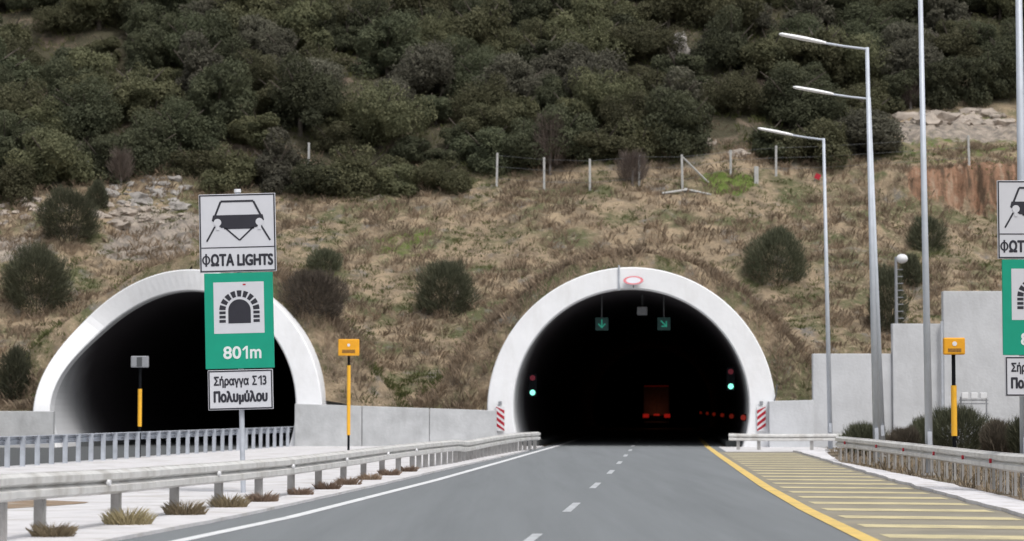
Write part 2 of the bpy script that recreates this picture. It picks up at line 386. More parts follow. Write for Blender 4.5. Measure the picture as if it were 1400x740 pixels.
def strip(f0, f1, ys, z, wob=0):
    b = MB(); V = []
    for y in ys:
        w = wob * fbm(y * .7, 3, 1, 3) if wob else 0
        V += [(f0(y) + w, y, z), (f1(y) + w * .6, y, z)]
    b.add(V, [(2 * i, 2 * i + 1, 2 * i + 3, 2 * i + 2) for i in range(len(ys) - 1)]); return b
YS = frange(4, 410, 2)
tag(strip(xe, lambda y: xy(y) + (.2 if y < 100 else .75), YS, .0).build('road', M['asphalt']), kind='structure')
tag(strip(lambda y: xy(y) + .1, lambda y: xg(y) + .05, frange(4, 99, 1), .004).build('hatched_verge', M['hatch_ground']), kind='structure')
tag(strip(lambda y: -16.05 - 5.6 + .069 * (y - 112), lambda y: -16.05 + 5.6 + .069 * (y - 112), frange(60, 410, 5), -.004).build('tunnel_road', M['asphalt_old']), kind='structure')
tag(strip(lambda y: -25 + .069 * (y - 112), lambda y: min(xm(y) - .6, -16.05 + 5.6), frange(4, 111, 5), -.012).build('left_road', M['asphalt_old']), kind='structure')
# pale paved island between the carriageways: a slab with a real edge
b = MB(); ys = frange(4, 111.8, 1); V = []
for y in ys:
    w = .05 * fbm(y * .8, 3, 1, 3)
    a = xe(y) + w; V += [(xm(y) - .5, y, .05), (a, y, .05), (a, y, -.02)]
b.add(V, [f for i in range(len(ys) - 1) for f in ((3*i, 3*i+1, 3*i+4, 3*i+3), (3*i+1, 3*i+2, 3*i+5, 3*i+4))])
tag(b.build('pavement', M['pale'], recalc=False), kind='structure')
b = MB(); ys = frange(4, 99, 1); V = []
for y in ys:
    w = .12 * fbm(y * .5, 8, 1, 3)
    V += [(xg(y) + w, y, .0), (xg(y) + w, y, .07), (xh(y) + w, y, .05), (xh(y) + w, y, -.02)]
b.add(V, [f for i in range(len(ys) - 1) for f in ((4*i, 4*i+1, 4*i+5, 4*i+4), (4*i+1, 4*i+2, 4*i+6, 4*i+5), (4*i+2, 4*i+3, 4*i+7, 4*i+6))])
tag(b.build('gutter', M['gutter'], recalc=False), kind='structure')
tag(strip(lambda y: xy(y) + .5, lambda y: 14.5, frange(99, 111.8, 1), .008).build('portal_apron', M['pale']), kind='structure')
# soil patch on the paved island, lower left
b = MB(); P = [(-10.5 + 2.4 * math.cos(t) * (1 + .25 * fbm(math.cos(t), math.sin(t), 2)), 43 + 2.6 * math.sin(t) * (1 + .3 * fbm(math.cos(t) * 2, math.sin(t), 4)), .056) for t in [i * math.pi / 16 for i in range(32)]]
b.add(P, [tuple(range(32))]); tag(b.build('bare_soil', mat('brown_soil', (.26, .19, .13), .95, var=.3, scale=3, stain=(.5, .45, .4), stain_s=2, stain_amt=.8)), kind='structure')
# painted lines
mk = frange(6, 400, 1.5)
tag(strip(lambda y: xl(y) - .11, lambda y: xl(y) + .11, mk, .005).build('white_edge_line', M['white_line']), kind='structure')
tag(strip(lambda y: xy(y) - .13, lambda y: xy(y) + .13, mk, .009).build('yellow_edge_line', M['yellow_line']), kind='structure')
b = MB()
for y in (19.5, 31.8, 43.0, 55.3, 67.2, 78.9, 91, 103, 115, 127, 139, 151):
    y0_, y1_ = y - 2.0, y + 2.0; q = .075
    b.add([(xd(y0_) - q, y0_, .005), (xd(y0_) + q, y0_, .005), (xd(y1_) + q, y1_, .005), (xd(y1_) - q, y1_, .005)], [(0, 1, 2, 3)])
tag(b.build('lane_dashes', M['worn_line']), kind='structure')
b = MB(); y = 12.
while y < 97:
    a0 = xy(y) + .35; a1 = xg(y - .8) - .15
    b.add([(a0, y, .0085), (a1, y - .7, .0085), (a1, y + .3, .0085), (a0, y + 1.0, .0085)], [(0, 1, 2, 3)]); y += 2.95
tag(b.build('hatch_stripes', M['hatch_line']), kind='structure')

# ------------------------------------------------------------------ tunnels
def arch(r, zc, n=72, z0=-.1):
    a0 = math.asin((z0 - zc) / r); return [a0 + (math.pi - 2 * a0) * i / n for i in range(n + 1)]
def tunnel(k, label):
    ang = math.atan2(AX.x, AX.y)
    root = empty('tunnel', TUN[k], label, 'tunnel', None, (0, 0, -ang))
    n = 72; ai = arch(RI, ZI, n); ao = arch(RO, ZO, n); V = []
    L = 15
    def fl(t, a): return 1 + (a * math.cos(t) ** 2 if k == 0 and math.cos(t) < 0 else 0)
    def pi_(t, y, r=RI): return (r * math.cos(t) * fl(t, .125), y, ZI + r * math.sin(t))
    for i in range(n + 1):
        si = skew(ai[i], k); so_ = skew(ao[i], k)
        V += [pi_(ai[i], si + .9), pi_(ai[i], si + .06), (pi_(ai[i], si, RI + .06)), (RO * .993 * math.cos(ao[i]) * fl(ao[i], .04), so_, ZO + RO * .993 * math.sin(ao[i])),
              (RO * math.cos(ao[i]) * fl(ao[i], .04), so_ + .06, ZO + RO * math.sin(ao[i])), (RO * math.cos(ao[i]) * fl(ao[i], .04), L, ZO + RO * math.sin(ao[i]))]
    b = MB(); F = []
    for i in range(n):
        for j in range(5): F.append((6*i+j, 6*i+j+1, 6*(i+1)+j+1, 6*(i+1)+j))
    b.add(V, F); o = b.build('portal_ring', M['portal'], root, smooth=False)
    V = []; stn = [None, 2.5, 5, 8, 12, 16, 24, 40, 80, 160, 298]
    for q, y in enumerate(stn):
        for i in range(n + 1):
            yy = skew(ai[i], k) + .9 if y is None else max(y, skew(ai[i], k) + .9 + q * .05)
            V.append(pi_(ai[i], yy, RI + (0 if y is None else 0)))
    b = MB(); F = []
    for q in range(len(stn) - 1):
        for i in range(n): a = q * (n + 1) + i; F.append((a, a + 1, a + n + 2, a + n + 1))
    F.append(tuple((len(stn) - 1) * (n + 1) + i for i in range(n + 1)))
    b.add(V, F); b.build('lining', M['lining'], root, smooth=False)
    b = MB()
    for s_ in (-1, 1): b.box(s_ * 5.05, 150, .11, .9, 296, .30)
    b.build('walkway', M['asphalt_old'], root)
    return root
t0 = tunnel(0, 'left white rimmed tunnel portal with a skewed arch, behind the tall signpost')
t1 = tunnel(1, 'right white rimmed tunnel portal that the main carriageway runs into')
b = MB(); b.tube((-.55, -.05, 7.55), (-.55, -.05, 8.75), .045); b.build('conduit', M['galv_blue'], t1)
b = MB(); b.path([(7.0, -.1, 3.0), (6.95, -.25, 2.5), (6.8, -.3, 2.0), (6.6, -.3, 1.4), (6.7, -.3, .7), (6.85, -.3, .1)], .03, 6); b.build('cable', M['darkgrey'], t1)

# concrete walls
def wall(name, x0, x1, y, h0, h1, m, label, cat, panels=3.2, th=.45, y1=None):
    r = empty(name, ((x0 + x1) / 2, y, 0), label, cat); b = MB(); g = MB()
    y1 = y if y1 is None else y1
    n = max(1, round((x1 - x0) / panels)); w = (x1 - x0) / n
    for i in range(n):
        a = x0 + i * w; c = a + w; ha = h0 + (h1 - h0) * i / n; hc = h0 + (h1 - h0) * (i + 1) / n
        ya = y + (y1 - y) * i / n - y; yc = y + (y1 - y) * (i + 1) / n - y; X = (x0 + x1) / 2
        a += .012 - X; c -= .012 + X
        b.add([(a, ya, -.1), (c, yc, -.1), (c, yc, hc), (a, ya, ha), (a, ya + th, -.1), (c, yc + th, -.1), (c, yc + th, hc), (a, ya + th, ha)],
              [(0, 1, 2, 3), (5, 4, 7, 6), (3, 2, 6, 7), (1, 5, 6, 2), (4, 0, 3, 7), (0, 4, 5, 1)])
    b.build('wall_panels', m, r, bevel=.03)
    return r
wall('concrete_wall', -10.4, -.72, 111.2, 2.08, 1.75, M['concrete'], 'low grey concrete wall joining the two tunnel portals', 'wall')
wall('concrete_wall', -60, -22.05, 111.9, 1.72, 1.72, M['concrete'], 'low grey concrete wall left of the left tunnel portal', 'wall')
wall('concrete_wall', 12.25, 14.4, 110.9, 2.2, 2.25, M['concrete_light'], 'low pale concrete wall stub at the right foot of the right portal', 'wall', 2.2, th=.8)
rw = wall('retaining_wall', 14.4, 18.2, 111.3, 4.47, 4.47, M['concrete_light'], 'pale concrete retaining wall rising in three steps to the right', 'retaining wall', 3.8)
def sub(x0, x1, y, h):
    b = MB(); b.box((x0 + x1) / 2 - 16.3, y - 111.3 + .25, h / 2 - .05, x1 - x0 - .02, .5, h + .1); b.build('wall_panels', M['concrete_light'], rw, bevel=.03)
sub(18.2, 20.6, 111.1, 5.9); sub(20.6, 26.6, 110.9, 7.45); sub(26.6, 34, 110.9, 7.45)
b = MB(); b.box(20.52 - 16.3, -.45, 3, .1, .12, 6.0); b.build('drainpipe', M['galv_blue'], rw)

# ------------------------------------------------------------------ hazard boards, signals, tunnel furniture
def tl(k, u, v, z):                                             # tunnel frame -> world
    p = TUN[k] + AP * u + AX * v; return (p.x, p.y, z)
TROT = (0, 0, -math.atan2(AX.x, AX.y))
def hazard(u, flip, label):
    r = empty('hazard_marker', tl(1, u, -.08, 0), label, 'marker board', None, TROT)
    r.location.z = .75
    b = MB(); b.box(0, 0, .6, .44, .04, 1.2); b.build('board', M['white'], r, bevel=.01)
    b = MB()
    for i in range(4):
        z = .1 + i * .3; s = .16 * flip
        poly = [(-.205, z - s + .0), (.205, z + s), (.205, z + s + .165), (-.205, z - s + .165)]
        poly = [(x, min(1.19, max(.01, q))) for x, q in poly]
        b.prism(poly, -.028, -.022)
    b.build('stripes', M['red'], r)
    b = MB(); b.box(0, -.02, 1.36, .16, .1, .18); b.build('lamp', M['grey'], r, bevel=.02)
hazard(-6.3, -1, 'red and white striped marker board on the left foot of the right portal')
hazard(6.25, 1, 'red and white striped marker board on the right foot of the right portal')

def signal(u, z, label):
    r = empty('traffic_light', tl(1, u, 3.2, z), label, 'traffic light', None, TROT)
    b = MB(); b.box(0, .1, .0, .42, .22, 1.15); b.build('housing', M['black'], r, bevel=.03)
    b = MB(); b.box(0, .3, 0, .1, .4, .1); b.build('bracket', M['darkgrey'], r)
    for zz, m, nm in ((.37, M['stop_off'], 'red_lens'), (-.36, M['go'], 'green_lens')):
        b = MB(); b.tube((0, -.03, zz), (0, 0, zz), .135, n=20); b.build(nm, m, r)
    return r
signal(-4.93, 3.0, 'traffic light glowing green on the left wall inside the right tunnel')
signal(4.88, 3.3, 'traffic light glowing green on the right wall inside the right tunnel')

def lane_signal(u, diag, label):
    r = empty('lane_signal', tl(1, u, 2.2, 6.0), label, 'lane signal', None, TROT)
    b = MB(); b.box(0, 0, 0, .64, .16, .64); b.build('panel', M['signal_panel'], r, bevel=.02)
    top = ZI + math.sqrt(RI ** 2 - u * u) - 6.0
    b = MB(); b.tube((0, 0, .32), (0, 0, top), .03); b.build('hanger', M['darkgrey'], r)
    b = MB(); ca = math.cos(R(diag)); sa = math.sin(R(diag))
    pts = [(-.03, .22), (-.03, -.1), (-.15, .03), (-.19, -.01), (0, -.22), (.19, -.01), (.15, .03), (.03, -.1), (.03, .22)]
    b.prism([(x * ca - z * sa, x * sa + z * ca) for x, z in pts], -.095, -.08)
    b.build('arrow', M['led'], r)
lane_signal(-1.45, 0, 'square lane signal with dim green downward arrow over the left lane')
lane_signal(1.6, 45, 'square lane signal with dim green slanting arrow over the right lane')
r = empty('ceiling_unit', tl(1, .5, 5, 6.75), 'grey box unit hanging under the crown of the right tunnel', 'camera unit', None, TROT)
b = MB(); b.box(0, 0, 0, .52, .9, .42); b.build('housing', M['grey'], r, bevel=.04)
b = MB(); b.tube((0, 0, .2), (0, 0, .9), .05); b.build('hanger', M['darkgrey'], r)
# round sign on the crown of the ring, leaning forward
r = empty('round_sign', tl(1, .15, -.45, 8.0), 'round white sign with faded red rim on the crown of the right portal', 'road sign', None, (R(-62), 0, TROT[2]))
b = MB(); b.tube((0, 0, 0), (0, .03, 0), .49, n=36); b.build('disc', M['sign_white'], r)
b = MB(); n = 36; V = []
for i in range(n):
    t = 2 * math.pi * i / n
    for q in (.485, .35): V.append((q * math.cos(t), -.006, q * math.sin(t)))
b.add(V, [(2*i, 2*i+1, (2*i+3) % (2*n), (2*i+2) % (2*n)) for i in range(n)]); b.build('rim', M['pink'], r)
b = MB(); b.box(0, .2, 0, .06, .36, .06); b.build('bracket', M['grey'], r)

def stud(v, label):
    r = empty('wall_marker_light', tl(1, 5.5, v, 1.4), label, 'marker light', 'red marker lights along the tunnel wall', TROT)
    b = MB(); b.box(.05, .05, 0, .36, .14, .36); b.build('housing', M['black'], r, bevel=.03)
    b = MB(); b.tube((0, -.06, 0), (0, -.02, 0), .14, n=12); b.build('lens', M['stud'], r); return r
s0 = stud(3.5, 'nearest red marker light on the right wall inside the tunnel')
for v, w in ((27, 'second'), (53, 'third'), (86, 'fourth'), (124, 'fifth'), (180, 'farthest')):
    c = copy_tree(s0); c.location = tl(1, 5.5, v, 1.4); c['label'] = w + ' red marker light on the right wall inside the tunnel'

# truck deep in the tunnel
r = empty('truck', (13.72, 221, 0), 'dark box truck with red tail lights driving inside the right tunnel', 'truck', None, TROT)
b = MB(); b.box(0, 4, 2.65, 2.5, 8, 2.85); b.build('cargo_box', M['truck_body'], r, bevel=.05)
for s_ in (-1, 1):
    b = MB(); b.box(s_ * .61, -.02, 2.63, 1.16, .06, 2.6); b.build('rear_door', M['truck_body'], r, bevel=.02)
b = MB(); b.box(0, 4, 1.1, 1.0, 8.6, .25); b.build('chassis', M['black'], r)
b = MB(); b.box(0, -.15, .62, 2.3, .12, .14); b.build('bumper', M['darkgrey'], r)
b = MB(); b.box(0, 9.4, 1.75, 2.4, 2.0, 2.5); b.build('cab', M['truck_body'], r, bevel=.1)
for x in (-1.02, 1.02):
    for y in (1.2, 2.5, 9.3):
        b = MB(); b.tube((x - .16, y, .5), (x + .16, y, .5), .5, n=24); b.build('wheel', M['black'], r)
for x in (-1.0, 0.02, 1.02):
    b = MB(); b.box(x, -.1, 1.2, .56, .08, .34); b.build('tail_light', M['tail'], r, bevel=.02)
b = MB(); b.box(0, -.06, 4.02, 2.3, .05, .1); b.build('marker_strip', M['tail_dim'], r)

tg = bpy.data.lights.new('tail_glow', 'POINT'); tg.energy = 7; tg.color = (1, .3, .15); tg.shadow_soft_size = .5  # unseen point light added behind the truck to boost its tail-light glow
tgo = bpy.data.objects.new('tail_glow', tg); COL.objects.link(tgo); tgo.parent = r; tgo.location = (0, -1.6, 1.5)
# ------------------------------------------------------------------ guardrails
WB = [(-.02, .0), (.055, .04), (.055, .12), (-.025, .165), (.055, .21), (.055, .29), (-.02, .33),
      (-.032, .33), (.043, .288), (.043, .212), (-.037, .165), (.043, .118), (.043, .042), (-.032, .0)]
def smooth_pts(pts, n=6):
    out = []
    for i in range(len(pts) - 1):
        p0 = Vector(pts[max(0, i-1)]); p1 = Vector(pts[i]); p2 = Vector(pts[i+1]); p3 = Vector(pts[min(len(pts)-1, i+2)])
        for j in range(n):
            t = j / n; out.append(.5 * ((2*p1) + (-p0+p2)*t + (2*p0-5*p1+4*p2-p3)*t*t + (-p0+3*p1-3*p2+p3)*t**3))
    return out + [Vector(pts[-1])]
def guardrail(label, pts, posts, mat_rail, mat_post, side, base=.04, pw=.14, reflect=None, hb=.36, deep=.10, red=False, up=0, fd=.128):
    P = smooth_pts(pts, 6); org = Vector((P[0].x, P[0].y, 0))
    r = empty('guardrail', org, label, 'guardrail'); Q = [p - org for p in P]
    k = hb / .33; b = MB(); prof = [(-side * u * 1.25 , w * k - hb) for u, w in WB]
    b.sweep(prof, Q); b.build('rail', mat_rail, r)
    b = MB(); b.sweep([(side * .03, -.012), (side * .03, .012), (side * (.03 + deep), .012), (side * (.03 + deep), -.012)], Q); b.build('rail_lip', mat_rail, r)
    L = [0]
    for a, c in zip(P, P[1:]): L.append(L[-1] + (c - a).length)
    def along(d):
        for i in range(len(P) - 1):
            if L[i] <= d <= L[i + 1] + 1e-6:
                t = (d - L[i]) / (L[i+1] - L[i]); return P[i].lerp(P[i+1], t), (P[i+1] - P[i]).normalized()
        return P[-1], (P[-1] - P[-2]).normalized()
    for d in posts:
        if d > L[-1]: break
        p, t = along(d); nrm = Vector((t.y, -t.x, 0)); ang = math.atan2(t.y, t.x); hh = p.z + .0 - base
        q = p - org + nrm * side * (.06 if deep < .15 else .1)
        m = Matrix.Translation((q.x, q.y, 0)) @ Matrix.Rotation(ang, 4, 'Z')
        b = MB(); w = pw                                        # C section post
        b.box(0, side * .03, base + hh / 2 - .02 + up / 2, w - .03, .012, hh - .04 + up, m=m)
        for s_ in (-1, 1): b.box(s_ * (w / 2 - .006), side * -.035, base + hh / 2 - .02 + up / 2, 0.012, fd, hh - .04 + up, m=m)
        b.build('post', mat_post, r)
    if reflect:
        for d in reflect:
            p, t = along(d); nrm = Vector((t.y, -t.x, 0)); q = p - org - nrm * side * .085; q.z -= hb * .5
            b = MB(); b.tube(q + nrm * side * .03, q - nrm * side * .02, .045 if not red else .05, n=14)
            b.build('reflector', M['red'] if red else M['white'], r)
    return r, L[-1], along
def at_x(px, Y, ht): return ((px - 700) / 3175 * Y, Y, ht)
main = [at_x(-330, 21, .96), at_x(-130, 26.3, .95), at_x(0, 30.4, .94), at_x(64, 32.3, .92), at_x(167, 35.7, .88), at_x(246, 39, .86), at_x(306, 42, .84), at_x(360, 45, .83), at_x(404, 48, .82),
        at_x(475, 55, .81), at_x(549, 65.5, .80), at_x(622, 76, .80), at_x(640, 80, .72), at_x(672, 88, .76), at_x(709, 98, .80), at_x(737, 103.5, .80)]
# distances along the rail: wide spacing near, close spacing near the tunnel
_, LM, al = guardrail('long galvanised guardrail along the left edge of the main carriageway', main, [], M['galv'], M['galv_post'], -1)
for o in kids(_): bpy.data.objects.remove(o)
bpy.data.objects.remove(_)
def dist_at_px(px):
    lo = 0
    for i in range(4000):
        d = LM * i / 3999; p, t = al(d)
        if project(p)[0] >= px: return d
    return LM
pd = [3.0, 6.4] + [dist_at_px(x) for x in (11, 64, 167, 246, 306, 360, 404, 441, 475, 502, 527, 549)]
d = pd[-1] + 2.6
while d < LM - .1: pd.append(d); d += 1.25
grail, LM, al = guardrail('long galvanised guardrail along the left edge of the main carriageway', main, pd, M['galv'], M['galv_post'], -1,
                          reflect=[dist_at_px(x) for x in (142, 294, 396, 470, 527, 566)], pw=.15)
right = [at_x(1143, 81, .86), at_x(1200, 71.5, .85), at_x(1267, 62, .84), at_x(1311, 56.5, .84), at_x(1350, 51.5, .86), at_x(1384, 47, .90), at_x(1440, 43, .93), at_x(1560, 36, .95), at_x(1700, 30, .95)]
pr = []; d = .3
while d < 62: pr.append(d); d += 1.33
guardrail('curving guardrail with red reflectors right of the yellow hatching', right, pr, M['galv'], M['galv_post'], -1, reflect=[2.5, 9.5, 15, 20.5, 25.5, 30.5], red=True, pw=.08, fd=.06)
guardrail('short low guardrail in front of the right foot of the right portal', [(9.5, 102, .74), (11.5, 101.6, .72), (14.2, 101, .74), (16.5, 100.5, .74)], [.4, 1.3, 3.6, 5.6], M['galv'], M['galv_post'], -1, hb=.3)
lp = [(xm(y), y, .98) for y in (52, 60, 70, 80, 90, 100, 111)]
pl = [i * 1.42 for i in range(0, 42)]
guardrail('blue grey guardrail of close posts in front of the left tunnel', lp, pl, M['galv_blue'], M['galv_blue'], 1, pw=.13, hb=.26, up=.05)

# ------------------------------------------------------------------ road signs
def text_mesh(body, name, m, parent, x, z, w, h, y, bold=.0):
    cu = bpy.data.curves.new(name, 'FONT'); cu.body = body; cu.size = 1; cu.extrude = .01; cu.align_x = 'CENTER'
    cu.resolution_u = 4
    to = bpy.data.objects.new('tmp', cu); COL.objects.link(to); bpy.context.view_layer.update()
    me = bpy.data.meshes.new_from_object(to.evaluated_get(bpy.context.evaluated_depsgraph_get())); bpy.data.objects.remove(to)
    xs = [v.co.x for v in me.vertices]; ys_ = [v.co.y for v in me.vertices]
    x0, x1, y0_, y1_ = min(xs), max(xs), min(ys_), max(ys_); w -= 2 * bold; h -= 2 * bold
    for v in me.vertices:
        v.co = Vector((x + ((v.co.x - x0) / (x1 - x0) - .5) * w, y - (.003 if v.co.z > 0 else 0), z + ((v.co.y - y0_) / (y1_ - y0_) - .5) * h))
    me.materials.clear(); me.materials.append(m); me.name = name
    bm = bmesh.new(); bm.from_mesh(me); src = list(bm.verts) + list(bm.edges) + list(bm.faces)
    for k_, (dx, dz) in enumerate(((1, 0), (-1, 0), (0, 1), (0, -1), (.7, .7), (-.7, -.7), (.7, -.7), (-.7, .7))):
        dup_ = bmesh.ops.duplicate(bm, geom=src)
        for e_ in dup_['geom']:
            if isinstance(e_, bmesh.types.BMVert): e_.co += Vector((dx * bold, -.0004 * (k_ + 1), dz * bold))
    bm.to_mesh(me); bm.free()
    o = bpy.data.objects.new(name, me); COL.objects.link(o); o.parent = parent; return o
def signpost(loc, roll, label, zoff=0):
    r = empty('road_sign', loc, label, 'road sign', 'tunnel signposts', (0, R(roll), 0)); K = .00709
    b = MB(); b.tube((0, .12, 0), (0, .12, 6.42 + zoff), .055, n=16); b.build('post', M['galv_blue'], r)
    b = MB(); b.tube((0, .12, 6.40 + zoff), (0, .12, 6.47 + zoff), .075, n=14); b.build('post_cap', M['white'], r)
    def panel(name, cz, w, h, face, border, px0=0):
        b = MB(); b.box(px0, 0, cz, w, .05, h); o = b.build(name, face, r, bevel=.008)
        if border:
            b = MB(); t = .028; ww = w / 2 - .012; hh = h / 2 - .012
            for q in (((-ww, hh), (ww, hh), (ww, hh - t), (-ww, hh - t)), ((-ww, -hh), (ww, -hh), (ww, -hh + t), (-ww, -hh + t)),
                      ((-ww, hh - t), (-ww + t, hh - t), (-ww + t, -hh + t), (-ww, -hh + t)), ((ww, hh - t), (ww - t, hh - t), (ww - t, -hh + t), (ww, -hh + t))):
                b.prism([(px0 + x, cz + z) for x, z in q], -.029, -.0245)
            b.build('border', border, o)
        b = MB()
        for zz in (cz - h * .28, cz + h * .28): b.box(px0, .065, zz, w * .85, .04, .05)
        b.build('bracket', M['grey'], o)
        return o
    # headlights reminder
    c1 = 5.53 + zoff; c2 = 3.675 + zoff; c3 = 2.217 + zoff
    p1 = panel('lights_panel', c1, 1.62, 1.66, M['sign_white'], M['sign_black'])
    def q(cx, cy): return ((cx - 700) * K, c1 + (170 - cy) * K)
    b = MB()
    def seg(p, s, th):
        a = Vector(q(*p)); c = Vector(q(*s)); d = (c - a).normalized(); nn = Vector((-d.y, d.x)) * th / 2
        b.prism([tuple(a + nn), tuple(c + nn), tuple(c - nn), tuple(a - nn)], -.031, -.0245)
    T = .042
    seg((634, 118), (651, 76), T); seg((651, 75), (749, 75), T); seg((749, 76), (770, 118), T)
    b.prism([q(628, 116), q(776, 116), q(780, 132), q(757, 154), q(652, 154), q(624, 132)], -.0315, -.0245)
    seg((662, 153), (706, 192), .032); seg((706, 192), (748, 153), .032); seg((633, 150), (608, 194), .036); seg((771, 150), (797, 194), .036)
    seg((660, 156), (750, 156), .03)
    seg((592, 213), (809, 213), .02); b.build('car_symbol', M['sign_black'], p1)
    for cx in (641, 766):
        b = MB(); x, z = q(cx, 138); b.prism([(x + .08 * math.cos(t_), z + .08 * math.sin(t_)) for t_ in [R(-65 + 310 * i / 16) for i in range(17)]] + [(x - .034, z - .16), (x + .034, z - .16)], -.037, -.025)
        b.build('headlamp_symbol', M['sign_white'], p1)
    text_mesh('ΩΤΑ LIGHTS', 'lettering', M['sign_black'], p1, .085, c1 - .567, 1.32, .265, -.026, .013)
    b = MB(); n_ = 20; V = []
    for i in range(n_):
        t = 2 * math.pi * i / n_
        for q_ in (1, .60): V += [(-.672 + .088 * q_ * math.cos(t), -.03, c1 - .567 + .098 * (q_ if q_ == 1 else .7) * math.sin(t))]
    b.add(V, [(2*i, 2*i+1, (2*i+3) % (2*n_), (2*i+2) % (2*n_)) for i in range(n_)]); b.box(-.672, -.029, c1 - .567, .038, .004, .27)
    b.build('lettering', M['sign_black'], p1)
    # green panel
    p2 = panel('tunnel_panel', c2, 1.45, 2.02, M['sign_green'], None)
    def g(cx, cy): return ((cx - 710) * K, c2 + (432 - cy) * K)
    b = MB(); b.prism([g(635, 317), g(785, 317), g(785, 470), g(635, 470)], -.0285, -.0245); sq = b.build('symbol_field', M['sign_white'], p2)
    b = MB(); x0, z0 = g(678, 440); x1, _z = g(745, 440); cx_, zc_ = g(711.5, 402); rr = (x1 - x0) / 2
    b.prism([(x0, z0), (x1, z0)] + [(cx_ + rr * math.cos(t), zc_ + rr * math.sin(t)) for t in [math.pi * i / 14 for i in range(15)]], -.033, -.028)
    r0, r1 = rr + .055, (770 - 650) / 2 * K
    def blk(a, c):
        n_ = 3; P_ = [(cx_ + r1 * math.cos(a + (c - a) * i / n_), zc_ + r1 * math.sin(a + (c - a) * i / n_)) for i in range(n_ + 1)] + \
                    [(cx_ + r0 * math.cos(c - (c - a) * i / n_), zc_ + r0 * math.sin(c - (c - a) * i / n_)) for i in range(n_ + 1)]
        b.prism(P_, -.033, -.028)
    for i in range(9):
        w = math.pi / 9; blk(i * w + .05, (i + 1) * w - .05)
    for s_ in (-1, 1):
        for i in range(3):
            zt = zc_ - .012 - i * (zc_ - z0) / 3; zb = zt - (zc_ - z0) / 3 + .03
            xa, xb = cx_ + s_ * r0, cx_ + s_ * r1
            b.prism([(min(xa, xb), zb), (max(xa, xb), zb), (max(xa, xb), zt), (min(xa, xb), zt)], -.033, -.028)
    for i in range(8):
        t = math.pi * (i + 1) / 9
    b.build('tunnel_symbol', M['sign_black'], p2)
    def one(x, z, h, w, m_, p_):
        b = MB(); t = w * .36; b.prism([(x + w * .1, z - h / 2), (x + w * .1 + t, z - h / 2), (x + w * .1 + t, z + h / 2), (x + w * .14, z + h / 2), (x - w * .5, z + h * .24), (x - w * .36, z + h * .12), (x + w * .1, z + h * .30)], -.030, -.0245)
        b.build('lettering', m_, p_)
    zt = c2 - .674
    text_mesh('80', 'lettering', M['sign_letter'], p2, -.16, zt, .38, .27, -.026, .009)
    one(.115, zt, .27, .12, M['sign_letter'], p2)
    text_mesh('m', 'lettering', M['sign_letter'], p2, .335, zt - .033, .24, .20, -.026, .008)
    b = MB(); x, z = g(727, 325); b.box(x, -.031, z, .06, .004, .03); b.build('sticker', M['red'], p2)
    p3 = panel('name_panel', c3, 1.37, .84, M['sign_white'], M['sign_black'])
    text_mesh('Σήραγγα', 'lettering', M['sign_black'], p3, -.19, c3 + .17, .74, .25, -.026, .008)
    text_mesh('Σ', 'lettering', M['sign_black'], p3, .30, c3 + .19, .10, .2, -.026, .006)
    one(.415, c3 + .19, .2, .085, M['sign_black'], p3)
    text_mesh('3', 'lettering', M['sign_black'], p3, .51, c3 + .19, .085, .2, -.026, .006)
    text_mesh('Πολυμύλου', 'lettering', M['sign_black'], p3, 0, c3 - .16, 1.14, .30, -.026, .014)
    return r
s = signpost((-5.66, 49, 0), -1.5, 'tall tunnel signpost in front of the left portal, green panel between white ones')
s2 = signpost((11.08, 49, 0), 0, 'tall tunnel signpost cut by the right picture edge beside the lamp posts', .28)

# ------------------------------------------------------------------ yellow boxes on striped poles
def marker(x, y, zs, w, label, boxm, back=False):
    r = empty('roadside_marker', (x, y, 0), label, 'marker post', 'marker posts with a box on top')
    zt, zb, ya, yb = zs
    b = MB(); b.tube((0, 0, 0), (0, 0, zt - .1), .05, n=12); b.build('pole', M['black'], r)
    b = MB(); b.tube((0, 0, yb), (0, 0, ya), .075, n=14); b.build('yellow_sleeve', M['yellow'], r)
    b = MB(); h = zt - zb; b.box(0, -.08, (zt + zb) / 2, w, .2, h); o = b.build('box', boxm, r, bevel=.035)
    if not back:
        b = MB(); b.tube((0, -.19, (zt + zb) / 2 + h * .14), (0, -.17, (zt + zb) / 2 + h * .14), .06, n=14); b.build('lens', M['white'], o)
        b = MB(); b.box(0, -.183, zb + h * .26, w * .62, .01, h * .2); b.build('plate', mat('worn_plate', (.25, .12, .02), .6, var=.5, scale=25), o)
    else:
        b = MB(); b.box(0, -.185, (zt + zb) / 2, w * .3, .02, h * .8); b.build('clamp', M['darkgrey'], o)
    return r
marker(-6.67, 95, (4.67, 3.99, 3.6, .76), .86, 'yellow box on a black and yellow pole between the two tunnels', M['box_yellow'])
marker(11.4, 60, (3.65, 3.21, 2.42, 1.12), .55, 'yellow box on a black and yellow pole in front of the stepped retaining wall', M['box_yellow'])
marker(-13.6, 85, (3.75, 3.33, 2.55, 1.18), .64, 'grey box on a black and yellow pole in front of the left tunnel mouth', M['grey'], True)

